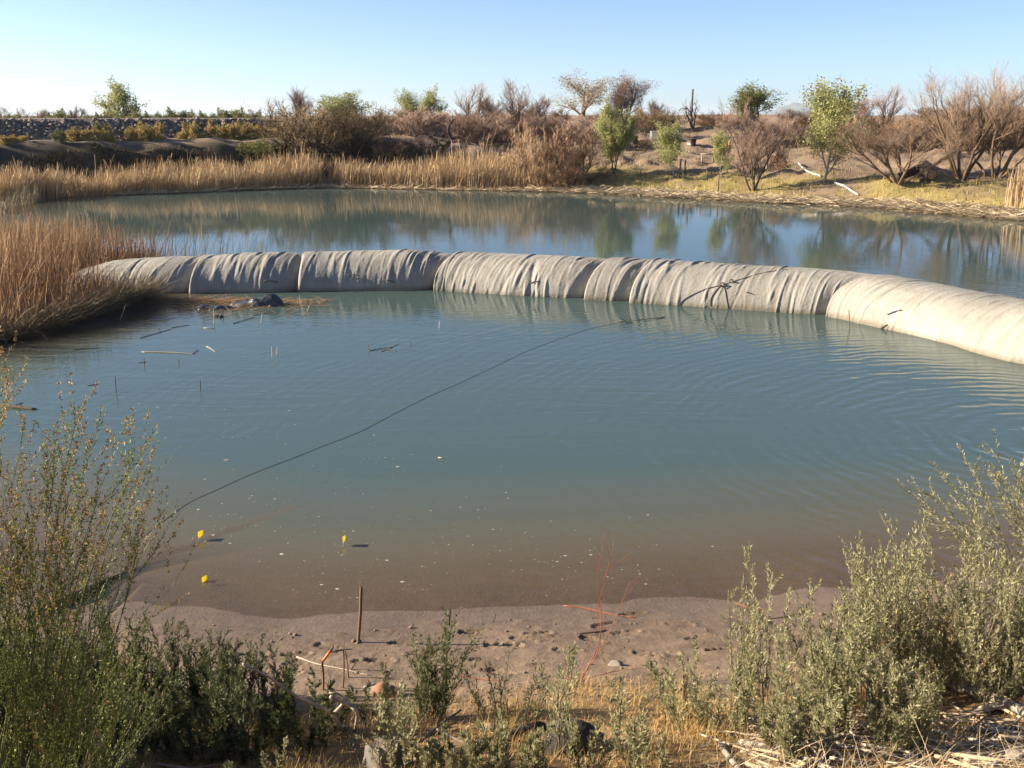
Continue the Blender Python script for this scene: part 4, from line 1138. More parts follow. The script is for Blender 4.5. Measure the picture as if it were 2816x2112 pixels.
V1, F1 = blades(np.c_[rx, ry, z], rng.normal(.3, 1.7, len(rx)), rng.normal(.1, .2, len(rx)), hh, rng.uniform(.012, .036, len(rx)), rng, 4, rng.uniform(.0, 1.0, len(rx)) ** 1.5, .25)
tag(build('reed_bed', [(V1, F1, 0)], M['reed_near']), 'dense rust-brown reed stand at the left end of the dam', 'reeds', kind='stuff')
# flattened grey reeds at its foot
n = 3600
t_ = rng.random(n)
fx = np.interp(t_, [0, .3, .6, 1], [plane(-60, 950)[0], plane(150, 905)[0], plane(270, 868)[0], plane(370, 838)[0]])
fy = np.interp(t_, [0, .3, .6, 1], [plane(-60, 950)[1], plane(150, 905)[1], plane(270, 868)[1], plane(370, 838)[1]])
u_ = rng.uniform(0, 1, n) * np.interp(t_, [0, .5, 1], [.6, 2.2, 1.0])
fx = fx + u_ * .2 + rng.normal(0, .12, n); fy = fy + u_ + rng.normal(0, .1, n)
V, F = blades(np.c_[fx, fy, np.maximum(H(fx, fy), 0) + rng.uniform(0, .35, n) * u_ * .5], rng.normal(-.4, 1.5, n), rng.uniform(.6, 1.5, n), rng.uniform(.4, 1.1, n), rng.uniform(.014, .028, n), rng, 3, rng.uniform(.1, .7, n), .3)
tag(build('fallen_reeds', [(V, F, 0)], M['reed_low']), 'flattened grey-tan reeds lying at the foot of the rusty stand', 'reeds', kind='stuff')
# stalks reaching past the dam crest
n = 150
sx_ = rng.uniform(-12.6, -8.2, n); sy_ = 32.6 + .3 * (sx_ + 12) * -.6 + rng.uniform(0, 1.8, n)
V, F = blades(np.c_[sx_, sy_, np.full(n, -.15)], rng.normal(.1, .9, n), rng.normal(.15, .2, n), rng.uniform(1.2, 2.3, n) * np.interp(sx_, [-12.6, -8.2], [1.1, .75]), .02, rng, 4, rng.uniform(.1, .9, n), .25)
tag(build('reed_fringe', [(V, F, 0)], M['reed_low']), 'thin fringe of arching stalks behind the left end of the dam', 'reeds', kind='stuff')
# green sedge at the far left shore
n = 5000
q, s = scatter_shore(rng, n, [(-260, 612), (-120, 606), (0, 588), (80, 562), (120, 552)], -.3, 4)
q = q[sdist(q[:, 0], q[:, 1]) > -.3]; n = len(q)
V, F = blades(np.c_[q, np.maximum(H(q[:, 0], q[:, 1]), 0) - .05], rng.uniform(0, 6.28, n), rng.normal(.15, .2, n), rng.uniform(.5, 1.4, n), .035, rng, 3, .5, .2)
tag(build('sedge', [(V, F, 0)], M['reed_low']), 'brown sedge growing along the far left shore', 'sedge', kind='stuff')

# ------------------------------------------------------------------ things on the far bank
M['black_plastic'] = plain('black_plastic', [(.012, .012, .013), (.03, .03, .032)], 5, .45, spec=.5)
M['orange_wood'] = plain('orange_wood', [(.42, .17, .09), (.52, .24, .13)], 6, .8)
M['grey_wood'] = plain('grey_wood', [(.20, .165, .13), (.33, .28, .23)], 12, .9, .004, 40, (1, 1, .2))
M['sawn'] = plain('sawn_wood', [(.26, .17, .10), (.34, .235, .15)], 6, .8)
M['pvc'] = plain('white_pipe', [(.42, .41, .39), (.52, .51, .48)], 4, .45, spec=.5)
M['rust'] = plain('rust_steel', [(.10, .06, .045), (.17, .10, .07)], 8, .8)
M['panel'] = plain('panel_board', [(.10, .07, .06), (.15, .11, .09)], 5, .8)
M['wire'] = plain('wire', [(.30, .31, .30), (.42, .43, .42)], 6, .5)
M['pole_wood'] = plain('pole_wood', [(.07, .055, .045), (.12, .10, .08)], 4, .9)
def box(cx, cy, cz, sx, sy, sz):
    V = np.array([(x, y, z) for x in (-.5, .5) for y in (-.5, .5) for z in (-.5, .5)]) * [sx, sy, sz] + [cx, cy, cz]
    F = np.array([(0, 1, 3, 2), (4, 6, 7, 5), (0, 4, 5, 1), (2, 3, 7, 6), (0, 2, 6, 4), (1, 5, 7, 3)])
    return V, F
def pot(px, py, label, hpx=22):
    b = hit(px, py); s = pxm(b[1]); h = hpx * s * .85; r = h * .42
    e = empty('plant_pot', tuple(b - [0, 0, .02]))
    tag(e, label, 'pot', 'black nursery pots on the far bank')
    n = 14; a = np.arange(n) / n * 2 * math.pi
    rings = [(0, r * .8), (h, r), (h, r * 1.12), (h * 1.06, r * 1.12), (h * 1.06, r * .95), (h * .9, r * .93)]
    V = np.array([(rr * math.cos(t), rr * math.sin(t), z) for z, rr in rings for t in a])
    F = np.array([(i * n + j, i * n + (j + 1) % n, (i + 1) * n + (j + 1) % n, (i + 1) * n + j) for i in range(len(rings) - 1) for j in range(n)])
    build('pot_wall', [(V, F, 0)], M['black_plastic'], e)
    Vs = np.array([(r * .93 * math.cos(t), r * .93 * math.sin(t), h * .9) for t in a] + [(0, 0, h * .93)]); Fs = np.array([(j, (j + 1) % n, n) for j in range(n)])
    build('potting_soil', [(Vs, Fs, 0)], M['bark_brown'], e)
pot(1254, 386, 'black nursery pot alone on the bank below the grey brush')
pot(1668, 388, 'black nursery pot beside the leafy two-stemmed cottonwood', 26)
pot(1746, 394, 'black nursery pot in front of the dirt mound')
pot(1906, 402, 'black nursery pot beside the short white pipe')
pot(2162, 406, 'left black pot of the pair near the tallest cottonwood', 24)
pot(2183, 408, 'right black pot of the pair near the tallest cottonwood', 24)
def post(px, py, hpx, wpx, mat, name, label, cat, group=None):
    b = hit(px, py); s = pxm(b[1])
    P = np.array([[0, 0, -.15], [.01, 0, hpx * s * .6], [.02, 0, hpx * s]])
    o = build(name, tube_parts(P, [wpx * s / 2] * 3, 6), M[mat])
    o.location = b; tag(o, label, cat, group); return o
post(1655, 390, 18, 7, 'orange_wood', 'wooden_stake', 'orange-brown survey stake left of the pot by the two-stemmed cottonwood', 'stake')
post(2005, 406, 18, 6, 'orange_wood', 'wooden_stake', 'orange-brown survey stake beside the leafless tamarisk', 'stake')
post(2096, 402, 16, 6, 'orange_wood', 'wooden_stake', 'orange-brown survey stake at the upper end of the white pipes', 'stake')
post(1870, 474, 34, 5, 'grey_wood', 'tree_stake', 'grey support stake right of the wrapped cottonwood', 'stake', 'grey tree support stakes')
post(1883, 476, 34, 4, 'grey_wood', 'tree_stake', 'grey support stake right of the wrapped cottonwood', 'stake', 'grey tree support stakes')
post(2107, 474, 28, 4, 'grey_wood', 'tree_stake', 'pale thin stake beside the root pile', 'stake')
post(1974, 530, 46, 4, 'bark_brown', 'bare_stick', 'thin bare stick standing in the straw in front of the slimmest cottonwood', 'stick')
post(1900, 350, 94, 5, 'pole_wood', 'utility_pole', 'plain dark utility pole behind the gnarled dead tree', 'pole')
# sign: board between two steel posts
b = hit(1376, 378); s = pxm(b[1])
e = empty('post_sign', tuple(b)); tag(e, 'brown board sign on two rusty posts beside the sloping track', 'sign')
for dx in (-8, 8):
    build('sign_post', [(*box(dx * s, 0, 22 * s - .1, .09, .09, 46 * s + .2), 0)], M['rust'], e)
build('sign_board', [(*box(0, -.06, 30 * s, 14 * s, .04, 28 * s), 0)], M['panel'], e)
# mesh planting cages
for k, (px, py, w) in enumerate([(1803, 392, 26), (1832, 391, 26), (1852, 390, 22)]):
    b = hit(px, py); s = pxm(b[1]); w_ = w * s; h_ = 28 * s
    e = empty('planting_cage', tuple(b))
    tag(e, 'square wire mesh planting cage beside the wrapped cottonwood', 'cage', 'wire planting cages')
    for sx in (-.5, .5):
        for sy in (-.5, .5):
            build('cage_post', tube_parts([[sx * w_, sy * w_, -.1], [sx * w_, sy * w_, h_ * 1.04]], [.02, .02], 5), M['wire'], e)
    parts = []
    for side in range(4):
        for j in range(9):
            f = (j + .5) / 9 - .5
            a = [(f * w_, -.5 * w_), (f * w_, .5 * w_), (-.5 * w_, f * w_), (.5 * w_, f * w_)][side]
            parts += tube_parts([[a[0], a[1], 0], [a[0], a[1], h_]], [.009, .009], 3)
        for j in range(9):
            zz_ = h_ * (j + 1) / 9
            a, c_ = [((-.5, -.5), (.5, -.5)), ((-.5, .5), (.5, .5)), ((-.5, -.5), (-.5, .5)), ((.5, -.5), (.5, .5))][side]
            parts += tube_parts([[a[0] * w_, a[1] * w_, zz_], [c_[0] * w_, c_[1] * w_, zz_]], [.009, .009], 3)
    build('wire_mesh', parts, M['wire'], e)
# low timber frame
b = hit(1945, 450); s = pxm(b[1])
e = empty('timber_frame', tuple(b)); tag(e, 'low weathered timber frame standing beside the slimmest cottonwood', 'frame')
for dx in (-14, 14): build('upright', [(*box(dx * s, 0, 11 * s - .1, .1, .1, 22 * s + .2), 0)], M['grey_wood'], e)
build('top_rail', [(*box(0, 0, 24 * s, 36 * s, .12, .1), 0)], M['grey_wood'], e)
# white pipes lying on the slope
def lying(name, label, cat, pts, r, mat, sides=8, group=None, wob=0):
    P = []
    for px, py in pts:
        p = hit(px, py); p[2] += r * .8; P.append(p)
    P, _ = resample(catmull(np.array(P), 6), max(.25, r * 3))
    P[1:-1, 2] = np.maximum(P[1:-1, 2], H(P[1:-1, 0], P[1:-1, 1]) + r * .7)
    c = P[0].copy()
    o = build(name, tube_parts(P - c, np.linspace(r, r * .9, len(P)), sides), M[mat], None, True)
    o.location = c; tag(o, label, cat, group); return o
lying('white_pipe', 'uppermost length of white pipe lying on the slope by the tamarisk', 'pipe', [(2082, 404), (2100, 412), (2118, 424), (2136, 431)], .06, 'pvc')
lying('white_pipe', 'middle length of white pipe running down to the tallest cottonwood', 'pipe', [(2196, 450), (2210, 466), (2232, 478), (2258, 488)], .06, 'pvc')
lying('white_pipe', 'lowest length of white pipe ending near the straw shore', 'pipe', [(2296, 505), (2322, 514), (2340, 526), (2360, 538)], .065, 'pvc')
lying('white_pipe', 'short white pipe on the bank beside the wrapped cottonwood', 'pipe', [(1890, 397), (1910, 400), (1928, 398)], .05, 'pvc')
# fallen trunk with a cut end
b1, b2, b3 = hit(2468, 498), hit(2520, 492), hit(2556, 496)
P, _ = resample(catmull(np.array([b1 + [0, 0, .2], b2 + [0, 0, .55], b3 + [0, -.3, .35]]), 8), .2)
e = empty('fallen_log', tuple(b2)); tag(e, 'dark fallen log with pale sawn end below the sprawling mesquite', 'log')
build('log_bark', tube_parts(P - b2, np.linspace(.26, .34, len(P)), 9), M['bark_dark'], e, True)
dd = nrm((P[-1] - P[-2])[None])[0]
build('sawn_end', tube_parts(np.array([P[-1] - b2 - dd * .02, P[-1] - b2 + dd * .02]), [.30, .30], 12), M['sawn'], e)
# root and brush piles
def pile(px, py, wpx, hpx, n, mats, name, label, seed):
    rng = np.random.default_rng(seed)
    b = hit(px, py); s = pxm(b[1]); w = wpx * s; h = hpx * s
    p = np.c_[rng.normal(0, w * .25, n), rng.normal(0, w * .2, n), np.zeros(n)]
    r2 = np.clip(1 - (p[:, 0] / w * 2) ** 2 - (p[:, 1] / w * 2) ** 2, .05, 1)
    p[:, 2] = rng.random(n) * h * r2
    d = nrm(rng.normal(size=(n, 3)) * [1, 1, .5])
    P, R = grow(rng, p, d, rng.uniform(.3, .9, n) * w * .4, rng.uniform(.01, .03, n), 4, .3, -.05)
    o = build(name, [(*sweep(P, R, 3), 0)], M[mats]); o.location = b - [0, 0, .05]
    tag(o, label, 'brush pile'); return o
pile(2140, 462, 66, 42, 420, 'twig_brown', 'root_pile', 'heap of brown roots and brush behind the tallest cottonwood', 3)
pile(1770, 408, 60, 30, 240, 'twig_brown', 'brush_pile', 'heap of brown brush in front of the wire cages', 4)
pile(1260, 440, 60, 36, 240, 'twig_olive', 'brush_pile', 'dark heap of brush beside the twisted trunk', 5)
# ------------------------------------------------------------------ things in and on the pool
M['rope'] = plain('dark_rope', [(.045, .042, .04), (.09, .082, .075)], 60, .8)
M['plastic_sheet'] = plain('plastic_sheet', [(.018, .02, .024), (.05, .052, .058)], 3, .38, .03, 7, spec=.5)
M['stick_dark'] = plain('stick_dark', [(.045, .035, .028), (.10, .08, .062)], 25, .85)
M['stick_pale'] = plain('stick_pale', [(.30, .25, .19), (.44, .38, .30)], 25, .85)
M['stake_wood'] = plain('stake_wood', [(.10, .058, .03), (.21, .13, .07)], 14, .85, .004, 60, (4, 4, .4))
M['tape'] = plain('orange_tape', [(.80, .14, .02), (.88, .20, .03)], 10, .5)
M['wood_grey'] = plain('driftwood_grey', [(.16, .13, .105), (.27, .225, .18), (.36, .31, .26)], 9, .9, .005, 50, (1, 1, 1))
M['wood_tan'] = plain('driftwood_tan', [(.27, .19, .115), (.42, .32, .215)], 9, .9, .004, 50)
M['wood_blue'] = plain('deadwood_dark', [(.075, .065, .06), (.15, .135, .125)], 12, .9, .004, 50)
M['shade_black'] = plain('shade_painted_black', [(.02, .018, .017), (.065, .055, .05)], 7, .9, .02, 18)  # near-black paints in the deep shadow on the front log and boulder
M['rock_red'] = plain('rock_red', [(.19, .085, .05), (.27, .13, .08)], 6, .9, .01, 20)
M['rock_grey'] = plain('rock_grey', [(.15, .13, .115), (.26, .225, .195)], 6, .9, .01, 20)
M['clod'] = plain('mud_clod', [(.12, .085, .065), (.19, .14, .11)], 5, .9)
M['foam'] = plain('foam', [(.26, .25, .22), (.36, .34, .30)], 20, .7)

def curve_obj(name, label, cat, P, r, mat, step=.05, sides=6, group=None, tip=1.0, parent=None):
    P, _ = resample(catmull(np.asarray(P, float), 10), step)
    c = P[0].copy() if parent is None else np.array(parent.location)
    o = build(name, tube_parts(P - c, np.linspace(r, r * tip, len(P)), sides), M[mat], parent, True)
    if parent is None: o.location = c
    if label: tag(o, label, cat, group)
    return o
# long dark line floating over the pool
rp = [(355, 1502), (400, 1470), (455, 1428), (520, 1382), (600, 1345), (700, 1300), (800, 1262), (900, 1222), (990, 1187), (1090, 1135), (1180, 1090), (1270, 1050), (1360, 1008), (1450, 965), (1530, 935), (1620, 905), (1700, 888), (1750, 880)]
P = [plane(x, y, .004) for x, y in rp]
rope = empty('floating_rope', tuple(P[0])); tag(rope, 'long thin dark rope floating across the near pool', 'rope')
curve_obj('rope_line', None, None, P, .0026, 'rope', .06, 6, parent=rope)
k0 = plane(1716, 886, .02)
a = np.linspace(0, 5.2, 14)
curve_obj('knot', None, None, [k0 + np.array([.10 * math.cos(t), .12 * math.sin(t), .02 + .01 * t]) for t in a], .012, 'rope', .03, parent=rope)
curve_obj('rope_tail', None, None, [plane(1750, 880, .012), plane(1790, 876, .03), plane(1825, 872, .012), plane(1828, 866, .06)], .011, 'rope', .04, parent=rope)
# rope tied over the dam
dr = empty('tie_rope', tuple(on_dam(1990, 783))); tag(dr, 'dark rope knotted over the dam with loose ends in the water', 'rope')
for pts in ([(2165, 742), (2110, 748), (2050, 764), (1988, 783), (1940, 795), (1890, 818), (1866, 838)], [(1986, 783), (1968, 800), (1955, 822), (1954, 842)], [(1988, 783), (1994, 800), (1998, 822), (2003, 848)]):
    curve_obj('rope_strand', None, None, [on_dam(*p, .01) for p in pts], .013, 'rope', .05, parent=dr)
k0 = on_dam(1985, 782, .05)
curve_obj('knot', None, None, [k0 + np.array([.07 * math.cos(t), -.008 * t, .05 * math.sin(t)]) for t in np.linspace(0, 11, 26)], .014, 'rope', .03, parent=dr)
k0 = on_dam(2010, 772, .05)
curve_obj('knot', None, None, [k0 + np.array([.05 * math.cos(t), -.008 * t, .04 * math.sin(t)]) for t in np.linspace(0, 9, 22)], .013, 'rope', .03, parent=dr)
# sticks caught on the dam fabric
for i, (a, b, lb) in enumerate([((955, 757), (988, 758), 'twig lying on the dam between the wrinkles left of the big step'), ((1458, 778), (1482, 774), 'short twig on the smooth middle of the dam'), ((725, 772), (765, 776), 'dark twig on the dam above the black plastic'), ((2050, 803), (2072, 810), 'twig on the dam right of the knotted rope'), ((2440, 865), (2480, 852), 'twig high on the sunlit right part of the dam'), ((1058, 770), (1085, 776), 'crooked twig low on the wrinkled dam'), ((2420, 905), (2440, 893), 'bent twig at the waterline of the sunlit dam part')]):
    P = [on_dam(*a), on_dam((a[0] + b[0]) / 2, (a[1] + b[1]) / 2 - 2, .04), on_dam(*b)]
    curve_obj('twig', lb, 'twig', P, .016, 'stick_dark', .06, 5, tip=.6)

# black plastic sheeting crumpled by the dam
def crumple(name, label, px0, px1, py, hpx, seed, base_z=-.02):
    rng = np.random.default_rng(seed)
    a, b = plane(px0, py), plane(px1, py); c = (a + b) / 2; W = np.linalg.norm(b - a)
    nx, ny = 46, 26
    u, v = np.meshgrid(np.linspace(-1, 1, nx), np.linspace(-1, 1, ny))
    Hm = hpx * pxm(c[1]) 
    ridge = np.abs(fbm(u * 1.5 + seed, v * 1.1, seed, 2)) * 1.9 + .45 * np.abs(fbm(u * 3.4, v * 2.4, seed + 3, 2))
    body = np.exp(-((u - .1) / .75) ** 4) * np.exp(-((v + .1) / .6) ** 2)
    z = Hm * body * (.45 + ridge) + .015 * fbm(u * 7, v * 5, seed + 5)
    edge_ = smooth(1.0, .7, np.sqrt(u ** 2 * .9 + v ** 2 * .9) + .25 * fbm(u * 2, v * 2, seed + 8))
    z = z * edge_ - (1 - edge_) * .12 + base_z
    x = u * W * .5 * (1 + .12 * fbm(u * 1.5, v * 2, seed + 11)); y = v * W * .24 + .18 * fbm(u * 2, v * 2, seed + 13)
    V = np.stack([x, y, z], -1).reshape(-1, 3)
    idx = np.arange(nx * ny).reshape(ny, nx)
    F = np.stack([idx[:-1, :-1], idx[:-1, 1:], idx[1:, 1:], idx[1:, :-1]], -1).reshape(-1, 4)
    o = build(name, [(V, F, 0)], M['plastic_sheet']); o.location = (c[0], c[1], 0)
    md = o.modifiers.new('thickness', 'SOLIDIFY'); md.thickness = .012
    return tag(o, label, 'plastic sheet')
crumple('plastic_sheet', 'largest crumpled black plastic sheet humped up in the water by the dam', 608, 800, 838, 26, 4)
crumple('plastic_sheet', 'smaller low black plastic scrap left of the humped sheet', 520, 650, 848, 15, 9)
crumple('plastic_sheet', 'tiny black plastic scrap floating in front of the humped sheet', 580, 616, 872, 9, 14)

# floating debris mat near the dam
rng = np.random.default_rng(60)
n = 2600
t_ = rng.random(n)
px_ = rng.uniform(395, 900, n); py_ = 822 + rng.exponential(11, n) + (px_ - 500) * .012
k = (py_ < 872) & (rng.random(n) < np.interp(px_, [395, 640, 760, 900], [1, .8, .5, .25]))
pos = np.array([plane(a, b, .006) for a, b in zip(px_[k], py_[k])]); n = len(pos)
V, F = blades(pos + [0, 0, 1] * rng.uniform(0, .03, (n, 1)), rng.normal(0, .7, n) + (rng.random(n) < .5) * math.pi, rng.uniform(1.35, 1.6, n), rng.uniform(.1, .55, n), rng.uniform(.012, .03, n), rng, 2, rng.uniform(-.1, .15, n), .5)
tag(build('debris_mat', [(V, F, 0)], M['reed_near']), 'brown floating reed debris between the dam and the plastic', 'debris', kind='stuff')
# floating and standing sticks, one by one
float_sticks = [((390, 968), (535, 973), 'pale', 'longest pale reed stalk floating parallel to the dam'), ((530, 974), (544, 962), 'dark', 'forked end twig beside the long floating stalk'), ((568, 953), (592, 968), 'pale', 'short pale stick floating slanted right of the long stalk'), ((385, 930), (470, 905), 'dark', 'dark branched stick floating near the rusty reeds'), ((440, 915), (432, 900), 'dark', 'small side twig crossing the dark floating stick'), ((470, 902), (520, 894), 'dark', 'thin dark stick extending beyond the branched floating stick'), ((200, 962), (270, 958), 'dark', 'dark stalk floating at the edge of the reed reflection'), ((400, 882), (480, 876), 'pale', 'tan stalk floating between plastic scrap and reeds'), ((560, 902), (590, 903), 'pale', 'tan stalk floating below the tiny plastic scrap'), ((190, 1051), (205, 1059), 'pale', 'small pale chip of wood floating near the standing dark stick'), ((240, 1060), (270, 1057), 'dark', 'faint brown stalk floating beside the pale chip'), ((380, 998), (402, 996), 'dark', 'short dark chip floating below the long stalk'), ((0, 1118), (98, 1126), 'dark', 'thick dark branch floating behind the tawny-flowered bush'), ((40, 1116), (62, 1108), 'dark', 'bent twig arching off the thick dark floating branch'), ((690, 868), (760, 858), 'pale', 'tan stalk floating right of the humped plastic'), ((640, 890), (700, 872), 'dark', 'thin dark stalk floating in front of the humped plastic'), ((1015, 965), (1080, 955), 'dark', 'dark twig lying in the scattered twigs in mid pool'), ((1045, 968), (1095, 945), 'pale', 'pale twig lying across the scattered twigs in mid pool'), ((1060, 960), (1092, 966), 'dark', 'short twig at the foot of the mid pool twigs'), ((1205, 1258), (1222, 1260), 'pale', 'tiny tan leaf-like chip alone beside the long rope')]
for a, b, kd, lb in float_sticks:
    p, q = plane(*a, .004), plane(*b, .004)
    mid = (p + q) / 2 + np.array([0, rng.normal(0, .05) * np.linalg.norm(q - p), .01])
    r = .009 if np.linalg.norm(q - p) < 1.2 else .012
    if lb.startswith('thick'): r = .05
    curve_obj('floating_stick', lb, 'stick', [p, mid, q], r, 'stick_dark' if kd == 'dark' else 'stick_pale', .08, 5, tip=.6)
stand = [((318, 1078), (316, 1034), 'dark', 'tallest dark stick standing in the pool left of the rope'), ((551, 1074), (550, 1045), 'dark', 'dark stick standing alone above the foam specks'), ((1208, 902), (1210, 882), 'pale', 'pale reed stem standing in mid pool near the dam'), ((748, 980), (747, 955), 'pale', 'pale reed stem standing right of the short pale stick'), ((762, 975), (763, 952), 'pale', 'thin tan stem standing beside the pale reed stem'), ((2337, 905), (2334, 852), 'dark', 'thin stick standing in the water where the dam turns bright'), ((1016, 962), (1014, 946), 'dark', 'upright twig left of the scattered mid pool twigs'), ((1132, 950), (1128, 938), 'dark', 'small upright twig right of the mid pool twigs'), ((588, 890), (587, 850), 'pale', 'upright tan stem beside the tiny plastic scrap'), ((612, 872), (611, 850), 'dark', 'upright dark stem behind the tiny plastic scrap'), ((718, 888), (722, 862), 'pale', 'leaning tan stem in front of the humped plastic'), ((845, 856), (852, 838), 'pale', 'leaning tan stem near the wrinkled dam foot'), ((492, 1000), (490, 988), 'dark', 'short dark stub standing below the long floating stalk'), ((398, 1005), (396, 985), 'dark', 'dark curved stub standing left of the short stub'), ((330, 880), (345, 838), 'pale', 'leaning reed standing out of the fallen reed edge'), ((560, 880), (556, 868), 'dark', 'short stub between plastic scrap and fallen reeds')]
for a, b, kd, lb in stand:
    p = plane(*a); top = atY(b[0], b[1], p[1])
    base = p - (top - p) * .25
    base[2] = min(base[2], -.12)
    curve_obj('standing_stick', lb, 'stick', [base, p * .5 + top * .5 + [rng.normal(0, .01), 0, 0], top], .011, 'stick_dark' if kd == 'dark' else 'stick_pale', .06, 5, tip=.7)
# half-sunk log running out from the left bushes
curve_obj('sunken_log', 'long dark half-sunk log sliding under the shallow water by the flags', 'log', LOGP, LOGR, 'bark_dark', .08, 9, tip=.6)
# yellow pin flags
def pin_flag(px, py, w, h, label, turn, under=.0):
    b = plane(px, py); s = b[1] / FPX
    e = empty('pin_flag', (b[0], b[1], 0)); tag(e, label, 'flag')
    zb = float(H(b[0:1], b[1:2])[0])
    top = h * s * 1.25 + under
    build('wire', tube_parts([[0, 0, zb - .05], [0, 0, top]], [.0016, .0016], 5), M['wire'], e)
    W, Hh = w * s * 1.15, h * s * .85
    nx, nz = 8, 6
    V = []
    for j in range(nz):
        for i in range(nx):
            u, v = i / (nx - 1), j / (nz - 1)
            wv = .018 * math.sin(u * 5 + v * 2 + turn) * u
            V.append((W * u * math.cos(turn) * (1 - .6 * v) + wv * math.sin(turn), W * u * math.sin(turn) + wv, top - Hh * (1 - v) * (1 - .12 * u) - .05 * u * Hh))
    idx = np.arange(nx * nz).reshape(nz, nx)
    F = np.stack([idx[:-1, :-1], idx[:-1, 1:], idx[1:, 1:], idx[1:, :-1]], -1).reshape(-1, 4)
    o = build('flag_cloth', [(np.array(V), F, 0)], M['flag'], e); md = o.modifiers.new('thickness', 'SOLIDIFY'); md.thickness = .0015
pin_flag(546, 1488, 18, 22, 'yellow pin flag standing highest above the shallow water', 1.0)
pin_flag(944, 1503, 12, 24, 'narrow yellow pin flag seen edge-on in the shallow water', 1.35)
pin_flag(556, 1602, 17, 20, 'amber pin flag mostly drowned near the mud edge', .9, under=-.035)
# foam flecks drifting on the shallows
pf = []
rng = np.random.default_rng(66)
cent = [(520, 1130, 130, 40), (600, 1230, 120, 60), (560, 1450, 120, 50), (720, 1420, 140, 60), (960, 1500, 110, 70), (940, 1620, 110, 60), (1250, 1560, 200, 70), (1550, 1520, 200, 60), (1700, 1580, 160, 50), (860, 1330, 140, 60), (980, 1260, 90, 40), (1300, 1430, 120, 50)]
for cx, cy, sx, sy in cent:
    for j in range(34):
        px, py = rng.normal(cx, sx), rng.normal(cy, sy)
        if not (380 < px < 2000 and 1080 < py < 1665): continue
        c = plane(px, py, .004)
        if H(c[0:1], c[1:2])[0] > -.02: continue
        r = rng.lognormal(math.log(.0058), .5); m = 7
        a = np.arange(m) / m * 2 * math.pi + rng.uniform(0, 1)
        rr = r * rng.uniform(.6, 1.3, m)
        V = np.vstack([c + [0, 0, r * .3], np.c_[c[0] + np.cos(a) * rr * 1.4, c[1] + np.sin(a) * rr, np.full(m, c[2] - .002)]])
        pf.append((V, np.array([(0, 1 + i, 1 + (i + 1) % m) for i in range(m)]), 0))
tag(build('foam_flecks', pf, M['foam']), 'scattered white foam flecks drifting on the shallow water', 'foam', kind='stuff')

# ------------------------------------------------------------------ mud beach things
def upright(name, label, cat, base, top, r, mat, part=None, tip=.8, lean_y=0.0, mid=None):
    b = hit(*base); b[2] = mud_z(b[0], b[1])
    t = atY(top[0], top[1], b[1] + lean_y)
    dn = b - nrm((t - b)[None])[0] * .12
    pts = [dn, b] + ([atY(mid[0], mid[1], b[1])] if mid else [(b + t) / 2 + [.006, 0, 0]]) + [t]
    return b, pts
b, pts = upright('', '', '', (985, 1768), (993, 1616), 0, 0)
e = empty('wooden_stake', tuple(b)); tag(e, 'tallest weathered brown stake standing on the mud with a long shadow', 'stake')
o = curve_obj('stake_shaft', None, None, pts, .017, 'stake_wood', .03, 8, parent=e, tip=.82)
t = pts[-1]
parts = []
rng = np.random.default_rng(70)
for k in range(7):
    a = k * .9; q = t - b + np.array([.009 * math.cos(a), .009 * math.sin(a), -.07])
    parts += tube_parts([q, q + [.004 * math.cos(a), .004 * math.sin(a), .07 + rng.uniform(.0, .045)]], [.006, .003], 4)
sp_ = build('splintered_top', parts, M['stake_wood'], o)
cb = []
for k in range(5):
    V, F = rock_mesh(rng, 0, .2); cb.append((V * rng.uniform(.012, .028) + [rng.normal(-.02, .03), rng.normal(-.01, .02), .01], F, 0))
build('mud_collar', cb, M['clod'], e)
b, pts = upright('', '', '', (889, 1898), (886, 1820), 0, 0)
e = empty('marked_stake', tuple(b)); tag(e, 'bent thin stake with orange paint below its broken tip', 'stake')
kn = pts[-1]; tp = atY(914, 1783, b[1] + .05)
curve_obj('stake_shaft', None, None, pts[:-1] + [kn, kn + (tp - kn) * .25], .010, 'stake_wood', .03, 7, parent=e)
curve_obj('orange_paint', None, None, [kn + (tp - kn) * .05, kn + (tp - kn) * .45, kn + (tp - kn) * .8], .0122, 'tape', .03, 7, parent=e)
curve_obj('broken_tip', None, None, [kn + (tp - kn) * .75, tp, tp + [.012, 0, .03]], .0115, 'stick_dark', .03, 6, parent=e, tip=.5)
for (bs, tp_, lb) in [((943, 1892), (945, 1782), 'straight thin stake of the pair right of the orange-marked stake'), ((958, 1864), (949, 1786), 'leaning thin stake of the pair right of the orange-marked stake')]:
    b, pts = upright('', '', '', bs, tp_, 0, 0)
    curve_obj('thin_stake', lb, 'stake', pts, .008, 'stake_wood', .04, 6, tip=.7)
for (bs, tp_, lb) in [((1355, 1712), (1363, 1686), 'short dark twig poking up at the waterline right of the tall stake'), ((797, 1846), (803, 1808), 'short dark stub left of the orange-marked stake'), ((2085, 1722), (2100, 1700), 'dark stub in the mud beside the grey-green bushes'), ((1240, 1795), (1268, 1783), 'bent dark stick rising where the long stake shadow ends'), ((965, 1846), (982, 1812), 'crooked dark twig behind the pair of thin stakes')]:
    b, pts = upright('', '', '', bs, tp_, 0, 0)
    curve_obj('mud_twig', lb, 'stick', pts, .008, 'stick_dark', .03, 6, tip=.6)
def lie(pts, r, lift=.6):
    P = []
    for px, py in pts:
        p = hit(px, py); p[2] = mud_z(p[0], p[1]) + r * lift; P.append(p)
    return P
